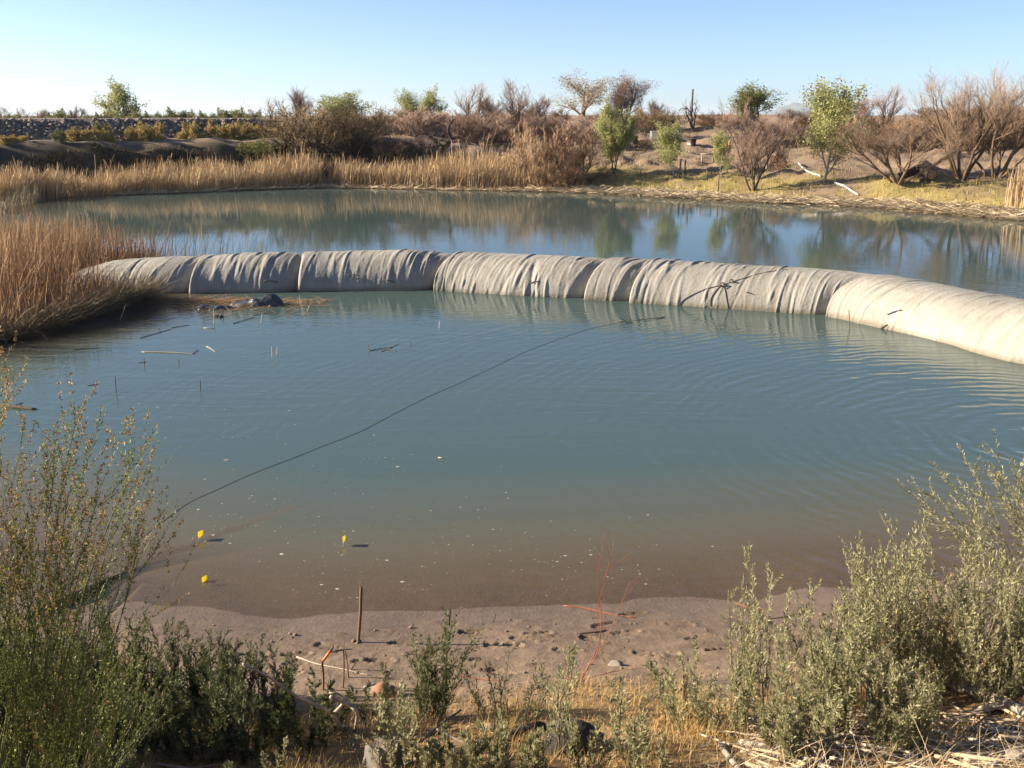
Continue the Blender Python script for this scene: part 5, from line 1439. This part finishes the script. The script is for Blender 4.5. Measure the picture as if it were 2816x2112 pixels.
for pts, r, mt, lb in [([(816, 1808), (870, 1828), (940, 1845), (1020, 1862)], .006, 'stick_pale', 'thin pale cane lying across the mud behind the stakes'), ([(1550, 1668), (1610, 1675), (1680, 1690), (1750, 1702)], .007, 'twig_red', 'thin reddish cane lying along the water edge'), ([(2020, 1660), (2060, 1672), (2120, 1682)], .006, 'twig_red', 'red cane lying on the mud beside the right bushes'), ([(1585, 1748), (1630, 1742), (1668, 1734)], .008, 'stick_dark', 'dark stick lying on the mud behind the red sapling'), ([(1270, 1862), (1330, 1872), (1400, 1878)], .005, 'twig_red', 'red runner stem lying at the grass edge'), ([(2090, 1708), (2150, 1700), (2200, 1690)], .006, 'stick_dark', 'dark stick lying against the stub by the right bushes'), ([(910, 1800), (935, 1790), (970, 1786)], .006, 'stick_dark', 'dark curved stick lying just behind the thin stake pair')]:
    curve_obj('lying_stick', lb, 'stick', lie(pts, r), r, mt, .06, 6, tip=.6)
# rocks
def rock(px, py, wpx, hk, mat, label, seed, dk=.7):
    rng = np.random.default_rng(seed)
    b = hit(px, py); s = np.linalg.norm(b - [0, 0, EYE]) / FPX; r = wpx * s / 2
    V, F = rock_mesh(rng, 2, .085)
    o = build('rock', [(V * [r, r * dk, r * hk], F, 0)], M[mat]); o.location = b + [0, 0, r * hk * .35]
    o.rotation_euler = (0, 0, rng.uniform(-.5, .5)); return tag(o, label, 'rock')
rock(1062, 1915, 76, .75, 'rock_red', 'rust-red rock half buried in dry grass below the stakes', 1)
rock(1030, 1900, 60, .5, 'rock_grey', 'pale flat rock touching the rust-red rock', 12)
rock(1693, 1832, 42, .6, 'rock_grey', 'grey rock at the grass edge beside the red sapling', 2)
rock(2790, 2092, 60, .7, 'rock_grey', 'pale rock among the broken driftwood', 3)
rock(1345, 2010, 50, .6, 'rock_grey', 'small dark rock beside the dark log', 13)
rock(1735, 2065, 60, .8, 'shade_black', 'small black lump right of the boulder', 5)
rock(1575, 2060, 170, .72, 'shade_black', 'rounded boulder painted shade-dark behind the grey-green sprigs', 4)
# clods
rng = np.random.default_rng(77); parts = []
cps = [rock_mesh(rng, 0, .25) for _ in range(6)]
for k in range(1000):
    x = rng.uniform(-4.0, 5.2); y = rng.uniform(7.3, 9.3)
    if fbm(np.array([x * .8]), np.array([y * 1.8]), 103)[0] < -.05 and rng.random() < .75: continue
    if sdist([x], [y])[0] < .12: continue
    r = min(rng.lognormal(math.log(.0075), .55), .032)
    V, F = cps[k % 6]
    parts.append((V * [r * rng.uniform(1, 1.6), r, r * .7] + [x, y, mud_z(x, y) + r * .3], F, 0))
tag(build('mud_clods', parts, M['clod']), 'small mud clods strewn over the beach', 'clods', kind='stuff')

# ------------------------------------------------------------------ dry grass
rng = np.random.default_rng(80)
n = 50000
gx = rng.uniform(-4.0, 5.0, n); gy = rng.uniform(4.2, 7.9, n)
sdq = sdist(gx, gy)
dn_ = fbm(gx * 1.2, gy * 1.2, 105)
k = ~((gx > 1.15) & (gy < 5.7) & (rng.random(n) < .8)) & (sdq > 1.95 + .35 * dn_) & (dn_ > -.42) & (rng.random(n) < np.interp(sdq, [1.7, 2.2, 3.6, 5.2], [.3, 1, 1, .5]))
gx, gy, sdq = gx[k], gy[k], sdq[k]
clump = smooth(-.2, .3, fbm(gx * 2.2, gy * 2.2, 107))
V, F = blades(np.c_[gx, gy, H(gx, gy) - .01], rng.normal(.2, 1.6, len(gx)), np.abs(rng.normal(.5, .45, len(gx))), (rng.uniform(.05, .15, len(gx))) * (.6 + clump), rng.uniform(.003, .006, len(gx)), rng, 2, rng.uniform(.2, 1.1, len(gx)), .2)
tag(build('dry_grass', [(V, F, 0)], M['grass_dry']), 'golden dry grass on the slope behind the mud beach', 'grass', kind='stuff')

# ------------------------------------------------------------------ shrubs in front
def wand_bush(name, label, base, stems, seed, leaf='leaf_arrow', L=(.9, 1.3), spread=.25, lean=(0, 0), foot=.12, nb=9, nl=40, nlb=26, leaf_len=.05, leaf_w=.0105, brl=.30, low=.12, cat='shrub', curl=.05, up=.03, leaf_ang=.58, group=None, brang=.5):
    """many upright leafy wands rising from one root; base is a world point"""
    rng = np.random.default_rng(seed)
    base = np.asarray(base, float)
    if stems > 7: stems = int(stems * 1.7); nb = int(nb * 1.25)
    e = empty(name, tuple(base)); tag(e, label, cat, group)
    az = rng.uniform(0, 2 * math.pi, stems); rad = foot * np.sqrt(rng.random(stems))
    P0 = np.c_[np.cos(az) * rad, np.sin(az) * rad, np.full(stems, -.06)]
    gz = H(base[0] + P0[:, 0], base[1] + P0[:, 1]) - base[2]
    P0[:, 2] += np.minimum(gz, .05)
    sp = spread * np.sqrt(rng.random(stems))
    D = np.c_[np.cos(az) * np.sin(sp) + lean[0], np.sin(az) * np.sin(sp) + lean[1], np.cos(sp)]
    LL_ = rng.uniform(L[0], L[1], stems)
    P, R = grow(rng, P0, D, LL_, rng.uniform(.0035, .006, stems), 9, curl, up, .25)
    st = [(*sweep(P, R, 3), 0)]
    p, d, rr, t, bi = spawn(rng, P, R, nb, low, .92, brang, .15)
    P1, R1 = grow(rng, p, d, brl * LL_[bi] * (1.15 - .75 * t) * rng.uniform(.6, 1.25, len(p)), np.maximum(rr * .6, .0013), 5, curl * 1.4, up * 2.2, .35)
    st.append((*sweep(P1, R1, 2), 0))
    build('stems', st, M['stem_arrow'], e)
    fl = []
    for (PP, RR, n_, lo_, sc_) in ((P, R, nl, low + .1, 1.0), (P1, R1, nlb, .05, .9)):
        p, d, rr, t, bi = spawn(rng, PP, RR, n_, lo_, 1.0, leaf_ang, .22)
        ll = leaf_len * sc_ * rng.uniform(.6, 1.25, len(p)) * (1.1 - .45 * t)
        fl.append((*leaves(p, d, ll, ll * leaf_w / leaf_len * rng.uniform(.8, 1.2, len(p)), rng), 0))
        p, d, rr, t, bi = spawn(rng, PP, RR, max(2, n_ // 6), .93, 1.0, .35, .15)
        ll = leaf_len * .7 * rng.uniform(.6, 1.1, len(p))
        fl.append((*leaves(p, d, ll, ll * .26, rng), 0))
    tag(build('foliage', fl, M[leaf], e), kind='stuff')
    return e
def gb(px, py):      # ground point under a photograph pixel
    return hit(px, py)
A = 'leaf_arrow'
def tall(px_base, py_base, py_top):   # stem length that reaches a photograph row
    b = gb(px_base, py_base); t = atY(px_base, py_top, b[1]); return b, t[2] - b[2]
def put(label, bx, by, top, stems, seed, **kw):
    b, h = tall(bx, by, top)
    kw.setdefault('L', (h * .62, h * 1.02))
    return wand_bush(kw.pop('name', 'arrowweed_bush'), label, b, stems, seed, **kw)
# right-hand mass
put('grey-green bush at the mud edge, left end of the right-hand thicket', 2085, 1905, 1575, 6, 201, spread=.22, foot=.16)
put('slim grey-green bush with one wand over the water line', 2130, 1935, 1500, 6, 202, spread=.24, foot=.18, nb=11)
put('pointed grey-green bush between slim bush and tallest spire', 2270, 1950, 1490, 9, 203, spread=.16, foot=.2, nb=11, L=(.55, 1.12))
put('tallest spire-like grey-green bush of the right-hand thicket', 2395, 1930, 1400, 10, 204, spread=.13, foot=.2, nb=12)
put('broad rounded grey-green bush with straw-coloured middle', 2590, 1900, 1430, 20, 205, spread=.62, foot=.35, nb=11, brl=.34)
put('rounded grey-green bush beside the driftwood log, leaning over the water', 2750, 1890, 1410, 20, 206, spread=.58, foot=.35, nb=11, brl=.34)
put('low grey-green bush in front of the tallest spire', 2350, 2010, 1720, 10, 207, spread=.40, foot=.25, nb=9)
put('small grey-green bush above the broken canes', 2440, 2060, 1800, 10, 208, spread=.35, foot=.15)
put('yellowish grey-green bush at the dry grass edge', 2170, 2010, 1720, 10, 209, spread=.40, foot=.26, nb=9)
put('low bush of thin grey-green shoots over the dry grass', 1950, 2000, 1790, 12, 210, spread=.42, foot=.3, nb=7)
put('dense grey-green bush filling the gap above the thick driftwood log', 2690, 1935, 1600, 9, 214, spread=.5, foot=.3, nb=10)
put('small shoots in front of the yellowish bush', 2210, 2085, 1880, 9, 211, spread=.35, foot=.2)
# dead straw-coloured twigs inside the broad bush
put('dry straw-coloured twig clump inside the broad rounded bush', 2550, 1890, 1560, 13, 212, leaf='leaf_straw', spread=.55, foot=.25, nb=10, name='dry_twig_bush')
# boughs hanging in from the right
b = gb(3000, 1850)
rng = np.random.default_rng(213)
wand_bush('overhanging_bush', 'tall pale bush reaching long leafy boughs over the pool', b, 9, 213, L=(1.8, 2.4), spread=.16, lean=(-.50, .05), foot=.2, nb=12, brl=.2, low=.35, leaf='leaf_arrow', curl=.04, up=-.02, brang=.45, nl=60)
# sprigs along the bottom
put('single tall grey-green sprig pair beside the red sapling', 1512, 2080, 1735, 4, 220, spread=.13, foot=.09, nb=6, name='arrowweed_sprig')
put('tall lone grey-green sprig right of the red sapling', 1712, 2080, 1775, 4, 221, spread=.14, foot=.08, nb=6, name='arrowweed_sprig')
put('leafy sprig in front of the dark boulder', 1600, 2125, 1930, 6, 222, spread=.3, foot=.12, nb=5, name='arrowweed_sprig')
put('leafy sprig right of the dark boulder', 1770, 2125, 1905, 7, 223, spread=.33, foot=.14, nb=6, name='arrowweed_sprig')
put('grey-green sprig cluster in front of the weathered stump', 1105, 2120, 1850, 7, 224, spread=.22, foot=.14, nb=7, name='arrowweed_sprig')
put('low grey-green sprig cluster right of the stump', 1225, 2130, 1985, 9, 225, spread=.35, foot=.16, nb=6, name='arrowweed_sprig')
put('pale leafy sprig in front of the dark log', 1330, 2135, 1990, 8, 226, spread=.33, foot=.15, nb=6, name='arrowweed_sprig')
put('pale leafy sprig left of the tall sprig pair', 1430, 2135, 1965, 8, 227, spread=.33, foot=.15, nb=6, name='arrowweed_sprig')
put('short bright sprig below the dark shaded bush', 372, 2150, 2045, 3, 228, spread=.1, foot=.04, nb=4, name='arrowweed_sprig')
put('short bright sprig left of the bent grey branch', 624, 2150, 2065, 3, 229, spread=.1, foot=.04, nb=4, name='arrowweed_sprig')
put('slim bright sprig beneath the bent grey branch', 762, 2140, 2010, 3, 230, spread=.1, foot=.05, nb=4, name='arrowweed_sprig')
put('pinkish curled sprig standing alone before the shaded bush', 25, 2150, 1995, 2, 231, spread=.12, foot=.03, nb=3, name='arrowweed_sprig', lean=(.1, 0), leaf='leaf_straw')
# middle dark bush
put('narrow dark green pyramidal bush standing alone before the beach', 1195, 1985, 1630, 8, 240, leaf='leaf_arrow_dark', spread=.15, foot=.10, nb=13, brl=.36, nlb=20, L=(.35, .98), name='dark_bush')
put('low olive bush behind the bent grey branch', 850, 2040, 1870, 9, 241, leaf='leaf_arrow_dark', spread=.5, foot=.22, nb=9, name='dark_bush')
put('small dark shoots between the bent branch and the stump', 1030, 2020, 1810, 3, 242, leaf='leaf_arrow_dark', spread=.22, foot=.12, nb=8, name='dark_bush')
put('wispy olive shoots in the dry grass right of the dark bush', 1390, 1990, 1800, 9, 243, leaf='leaf_arrow_dark', spread=.4, foot=.25, nb=5, nl=14, nlb=8, name='dark_bush')
# left shaded mass
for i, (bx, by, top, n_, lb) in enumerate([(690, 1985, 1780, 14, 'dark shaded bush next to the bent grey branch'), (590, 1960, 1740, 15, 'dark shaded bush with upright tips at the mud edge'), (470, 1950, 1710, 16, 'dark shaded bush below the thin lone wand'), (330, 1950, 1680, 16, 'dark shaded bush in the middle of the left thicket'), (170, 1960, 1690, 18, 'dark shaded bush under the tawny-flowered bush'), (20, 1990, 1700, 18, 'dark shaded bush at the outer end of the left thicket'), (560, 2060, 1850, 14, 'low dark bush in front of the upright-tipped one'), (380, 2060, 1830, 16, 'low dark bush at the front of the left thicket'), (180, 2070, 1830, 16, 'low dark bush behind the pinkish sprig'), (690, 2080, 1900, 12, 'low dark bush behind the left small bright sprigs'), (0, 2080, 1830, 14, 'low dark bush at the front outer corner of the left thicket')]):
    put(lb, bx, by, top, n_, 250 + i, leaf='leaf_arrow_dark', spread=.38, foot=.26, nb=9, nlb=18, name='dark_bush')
put('thin lone wand with sparse side shoots over the mud', 305, 1935, 1545, 3, 270, leaf='leaf_arrow_dark', spread=.16, lean=(.12, 0), foot=.04, nb=14, brl=.22, name='dark_bush')

# tawny-flowered broom bush at left
def broom(label, base, stems, seed, L, spread, lean, tuft_from=.95, n1=6, n2=7, foot=.2, flowers=1.0, zt=1.2):
    rng = np.random.default_rng(seed)
    e = empty('broom_bush', tuple(base)); tag(e, label, 'shrub')
    az = rng.uniform(0, 2 * math.pi, stems); rad = foot * np.sqrt(rng.random(stems))
    P0 = np.c_[np.cos(az) * rad, np.sin(az) * rad, np.full(stems, -.12)]
    sp = spread * np.sqrt(rng.random(stems))
    D = np.c_[np.cos(az) * np.sin(sp) + lean[0], np.sin(az) * np.sin(sp) + lean[1], np.cos(sp)]
    P, R = grow(rng, P0, D, rng.uniform(*L, stems), rng.uniform(.005, .009, stems), 10, .05, .04, .3)
    p, d, rr, t, bi = spawn(rng, P, R, n1, .25, .98, .42, .12)
    P1, R1 = grow(rng, p, d, rng.uniform(.35, .7, len(p)) * (1.2 - .6 * t), np.maximum(rr * .55, .002), 7, .06, .09, .35)
    p, d, rr, t, bi = spawn(rng, P1, R1, n2, .15, 1.0, .42, .12)
    P2, R2 = grow(rng, p, d, rng.uniform(.12, .3, len(p)), np.full(len(p), .0014), 4, .08, .10, .6)
    build('stems', [(*sweep(P, R, 5), 0), (*sweep(P1, R1, 3), 0), (*sweep(P2, R2, 2), 0)], M['stem_broom'], e)
    p, d, rr, t, bi = spawn(rng, P1, R1, 18, .1, 1.0, .7, .25)
    ll = rng.uniform(.010, .026, len(p))
    p2, d2, _, t2, _ = spawn(rng, P2, R2, 17, .0, 1.0, .7, .25)
    l2 = rng.uniform(.010, .024, len(p2))
    tag(build('foliage', [(*leaves(p, d, ll, ll * .32, rng), 0), (*leaves(p2, d2, l2, l2 * .32, rng), 0)], M['leaf_broom'], e), kind='stuff')
    # fluffy seed heads crowd the outer twigs of the higher stems
    ends = P2[:, -1]; hgt_ = ends[:, 2]
    ok = (hgt_ > zt + rng.normal(0, .15, len(ends))) & (rng.random(len(ends)) < flowers)
    p, d, rr, t, bi = spawn(rng, P2[ok], R2[ok], 5, .5, 1.03, .5, .2)
    p = p.repeat(5, 0) + rng.normal(0, .0045, (len(p) * 5, 3))
    d = rng.normal(size=p.shape) + [0, 0, .5]
    tag(build('seed_heads', [(*leaves(p, d, rng.uniform(.007, .014, len(p)), rng.uniform(.006, .010, len(p)), rng), 0)], M['tuft'], e), kind='stuff')
    return e
b = np.array([-2.5, 3.95, 0]); b[2] = H(b[0:1], b[1:2])[0]
broom('leaning green broom bush with tawny seed heads reaching over the pool', b, 22, 301, (1.3, 2.1), .26, (.17, .12), n1=8, n2=8, foot=.22, zt=1.35, flowers=.65)
b = np.array([-2.75, 4.05, 0]); b[2] = H(b[0:1], b[1:2])[0]
broom('upright tawny-headed broom bush at the left end of the pool edge', b, 13, 302, (1.8, 2.65), .2, (.09, .10), n1=7, n2=7, foot=.2, zt=1.35)
b = np.array([-2.3, 4.2, 0]); b[2] = H(b[0:1], b[1:2])[0]
broom('low green broom bush with few seed heads below the leaning one', b, 12, 303, (.55, .95), .45, (.28, .1), flowers=.25, zt=.75)

# bushes beside the camera's left that shade the left thicket
for i, (x, y, h, lb) in enumerate([(-3.9, 5.3, 1.0, 'tall dark bush outside the left thicket, uphill of it'), (-4.2, 6.05, 1.05, 'tall dark bush outside the left thicket, at its water side'), (-4.7, 4.9, 1.3, 'tallest dark bush outside the left thicket')]):
    base = np.array([x, y, float(H(np.array([x]), np.array([y]))[0])])
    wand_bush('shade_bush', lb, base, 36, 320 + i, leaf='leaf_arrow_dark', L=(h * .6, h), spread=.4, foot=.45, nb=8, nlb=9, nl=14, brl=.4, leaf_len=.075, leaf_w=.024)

# red sapling
b = gb(1572, 1892)
e = empty('red_sapling', tuple(b)); tag(e, 'leafless red-stemmed tamarisk sapling on the grass edge', 'sapling')
rng = np.random.default_rng(330)
def st(pts, y0=0):
    return np.array([atY(px, py, b[1] + dy) for px, py, dy in pts])
stems = [([(1572, 1896, 0), (1640, 1800, .1), (1652, 1700, .15), (1642, 1600, .1), (1664, 1468, .1)], .0045), ([(1600, 1870, .02), (1648, 1760, .1), (1655, 1640, .12), (1690, 1488, .15)], .005), ([(1575, 1890, .0), (1655, 1780, .15), (1700, 1680, .25), (1732, 1600, .3)], .0045), ([(1568, 1895, 0), (1600, 1830, .0), (1640, 1720, -.05)], .004), ([(1560, 1900, 0), (1620, 1865, .1), (1700, 1845, .25), (1760, 1838, .3)], .0045), ([(1568, 1925, 0), (1568, 1855, 0)], .005), ([(1655, 1780, .15), (1668, 1850, .2)], .003), ([(1640, 1700, .1), (1662, 1590, .1), (1695, 1548, .1)], .003)]
parts = []
tw_ = []
for pts, r in stems:
    P = st(pts) - b
    P, _ = resample(catmull(P, 8), .03) if len(P) > 2 else (P, 0)
    R = np.linspace(r, r * .3, len(P)); parts += tube_parts(P, R, 5)
    p, d, rr, t, bi = spawn(rng, P[None], R[None], 9, .4, 1.0, .45, .15)
    P1, R1 = grow(rng, p, d, rng.uniform(.05, .22, len(p)), .0013, 4, .06, .06, .6); tw_.append((*sweep(P1, R1, 3), 0))
build('stems', parts, M['twig_red'], e); build('twigs', tw_, M['twig_red'], e)

# ------------------------------------------------------------------ dead wood along the bottom
def ground_curve(pts, r):
    P = []
    for px, py, lift in pts:
        p = hit(px, py); d = nrm((np.array([0, 0, EYE]) - p)[None])[0]
        p = p + d * lift; P.append(p)
    return P
e = empty('dead_branch', tuple(hit(895, 1950))); tag(e, 'long grey dead branch arching out of the dark bushes', 'branch')
curve_obj('main_limb', None, None, [hit(940, 2005), atY(905, 1958, 5.6), atY(860, 1935, 5.5), atY(800, 1905, 5.35), atY(740, 1862, 5.25), atY(668, 1826, 5.15)], .015, 'wood_grey', .04, 7, parent=e, tip=.5)
curve_obj('side_limb', None, None, [atY(915, 1965, 5.62), atY(945, 1930, 5.5), atY(930, 1908, 5.45), atY(905, 1906, 5.45)], .012, 'wood_grey', .03, 7, parent=e, tip=.5)
curve_obj('side_limb', None, None, [atY(908, 1916, 5.45), atY(960, 1940, 5.5), atY(982, 1962, 5.55), hit(975, 2010)], .012, 'wood_grey', .03, 7, parent=e, tip=.6)
for pts, r, mt, lb in [([(1165, 2030, .02), (1215, 1990, .1), (1268, 1952, .2)], .011, 'wood_blue', 'slanting grey stick rising in front of the pyramidal bush'), ([(1200, 2005, .05), (1260, 2035, .04), (1320, 2055, .04), (1420, 2040, .06)], .011, 'wood_blue', 'dark limb lying behind the pale sprigs'), ([(715, 2110, .05), (780, 2092, .07), (870, 2090, .05), (900, 2100, .03)], .014, 'wood_blue', 'bent bluish branch lying under the low olive bush'), ([(800, 2050, .05), (850, 2045, .05), (920, 2050, .02)], .012, 'wood_tan', 'bright broken stick under the low olive bush'), ([(430, 2100, .06), (520, 2112, .05), (620, 2100, .04)], .011, 'wood_grey', 'pale stick lying below the shaded bushes'), ([(940, 1985, .03), (965, 2030, .04), (985, 2080, .04)], .012, 'wood_blue', 'thick dark root beside the weathered stump')]:
    curve_obj('dead_branch', lb, 'branch', ground_curve(pts, r), r, mt, .04, 7, tip=.7)
# weathered stump
rng = np.random.default_rng(340)
b = hit(1062, 2110)
e = empty('tree_stump', tuple(b)); tag(e, 'jagged weathered grey stump behind the front sprigs', 'stump')
n = 18; a = np.arange(n) / n * 2 * math.pi
V = []; 
for z_, rr_ in [(-.1, .13), (0, .115), (.06, .10), (.12, .095), (.16, .09)]:
    for j in range(n):
        k_ = rr_ * (1 + .16 * math.sin(3 * a[j]) + .1 * math.sin(7 * a[j] + z_ * 8))
        V.append((k_ * math.cos(a[j]) * 1.3, k_ * math.sin(a[j]), z_ + (rng.uniform(-.05, .05) if z_ > .15 else 0)))
F = [(i * n + j, i * n + (j + 1) % n, (i + 1) * n + (j + 1) % n, (i + 1) * n + j) for i in range(4) for j in range(n)]
build('stump_wood', [(np.array(V), np.array(F), 0)], M['wood_blue'], e)
V2 = V[-n:] + [(0, 0, .09)]
build('stump_core', [(np.array(V2), np.array([(j, (j + 1) % n, n) for j in range(n)]), 0)], M['wood_grey'], e)
# log lying in shadow; the shadow's black is put into its colour
P = ground_curve([(1225, 2095, .03), (1300, 2065, .06), (1400, 2030, .07), (1490, 1998, .06)], 0)
Pn, _ = resample(catmull(np.array(P), 8), .03)
e = empty('shade_dark_log', tuple(P[1])); tag(e, 'shade-painted dark log lying behind the front sprigs left of the boulder', 'log')
R = .055 * (1 + .18 * fbm(np.arange(len(Pn)) * .7, np.zeros(len(Pn)), 5)); R[-3:] *= [.95, .85, .7]
build('log_wood', tube_parts(Pn - np.array(P[1]), R, 11), M['shade_black'], e, True)
build('broken_end', tube_parts(np.array([Pn[-1] - P[1], Pn[-1] - P[1] + (Pn[-1] - Pn[-4]) * .6]), [.035, .012], 6), M['shade_black'], e)
# big driftwood log
P = ground_curve([(2575, 1873, .25), (2660, 1898, .22), (2750, 1925, .2), (2816, 1958, .17), (2900, 2000, .1)], 0)
Pn, _ = resample(catmull(np.array(P), 8), .03)
e = empty('driftwood_log', tuple(P[2])); tag(e, 'thick pale driftwood log lying across the broken canes', 'log')
R = .033 * (1 + .12 * fbm(np.arange(len(Pn)) * .5, np.zeros(len(Pn)), 8))
build('log_wood', tube_parts(Pn - np.array(P[2]), R, 11), M['wood_grey'], e, True)
dd = nrm((Pn[0] - Pn[2])[None])[0]
build('broken_end', tube_parts(np.array([Pn[0] - P[2], Pn[0] - P[2] + dd * .02]), [R[0] * .9, R[0] * .5], 9), M['wood_tan'], e)
for dx in (.35, .62):
    i = int(len(Pn) * dx); build('branch_stub', tube_parts(np.array([Pn[i] - P[2], Pn[i] - P[2] + [-.02, -.03, .055]]), [.014, .009], 6), M['wood_grey'], e)
# broken canes and sticks of the drift heap
rng = np.random.default_rng(350)
kinds = ['wood_tan', 'wood_grey', 'stick_pale', 'wood_blue']
for k in range(130):
    px = rng.uniform(2000, 2830); py = rng.uniform(1965, 2120) - max(0, px - 2500) * .1
    ang = rng.normal(-.35 if px < 2450 else -.05, .45)
    ln_ = rng.uniform(60, 260)
    dx, dy = math.cos(ang) * ln_ / 2, -math.sin(ang) * ln_ / 2 * .6
    l1, l2 = rng.uniform(.03, .3, 2)
    try: P = ground_curve([(px - dx, py - dy, l1), (px, py, (l1 + l2) / 2 + rng.uniform(-.01, .02)), (px + dx, py + dy, l2)], 0)
    except Exception: continue
    r = rng.lognormal(math.log(.0115), .45)
    mt = kinds[int(rng.choice(4, p=[.38, .27, .25, .10]))]
    lb = '%s %s %s %s in the driftwood heap under the right bushes' % ('thick' if r > .0135 else 'thin', 'long' if ln_ > 160 else 'short', {'wood_tan': 'tan', 'wood_grey': 'grey', 'stick_pale': 'pale', 'wood_blue': 'dark'}[mt], 'broken cane' if mt in ('wood_tan', 'stick_pale') else 'dead stick')
    curve_obj('drift_cane', lb, 'stick', P, min(r, .022), mt, .06, 6, group='canes of the driftwood heap', tip=.8)
for k in range(20):   # twigs strewn under the middle bushes
    px = rng.uniform(780, 2000); py = rng.uniform(1985, 2110)
    ang = rng.normal(.2, .8); ln_ = rng.uniform(50, 160); dx, dy = math.cos(ang) * ln_ / 2, -math.sin(ang) * ln_ / 2 * .5
    P = ground_curve([(px - dx, py - dy, .02), (px, py, .05), (px + dx, py + dy, .02)], 0)
    curve_obj('fallen_twig', 'thin dead twig strewn in the dry grass under the front sprigs', 'stick', P, .0045, 'wood_blue' if k % 3 else 'wood_tan', .06, 5, group='twigs strewn in the dry grass', tip=.6)
# fine straw in the heap
n = 1300
px = rng.uniform(1960, 2830, n); 
ct = hit(2400, 2050)
gx = rng.uniform(1.2, 3.4, n); gy = rng.uniform(4.2, 5.9, n)
V, F = blades(np.c_[gx, gy, H(gx, gy) + rng.uniform(0, .05, n)], rng.normal(.3, .8, n) + (rng.random(n) < .5) * math.pi, rng.uniform(1.0, 1.6, n), rng.uniform(.08, .35, n), rng.uniform(.003, .006, n), rng, 2, .2, .5)
tag(build('cane_litter', [(V, F, 0)], M['straw']), 'fine straw and cane litter under the right bushes', 'litter', kind='stuff')
# ------------------------------------------------------------------ air
V, F = box(0, 6300, 52, 25200, 14600, 112)
hz_m = bpy.data.materials.new('haze_air'); hz_m.use_nodes = True
nt = hz_m.node_tree; nt.nodes.clear()
vo = nt.nodes.new('ShaderNodeVolumePrincipled'); vo.inputs['Color'].default_value = (.74, .87, 1.0, 1); vo.inputs['Density'].default_value = 7e-5; vo.inputs['Anisotropy'].default_value = .2
ou = nt.nodes.new('ShaderNodeOutputMaterial'); nt.links.new(vo.outputs['Volume'], ou.inputs['Volume'])
tag(build('haze', [(V, F, 0)], hz_m), 'thin pale haze in the air over the whole plain', 'haze', kind='stuff')
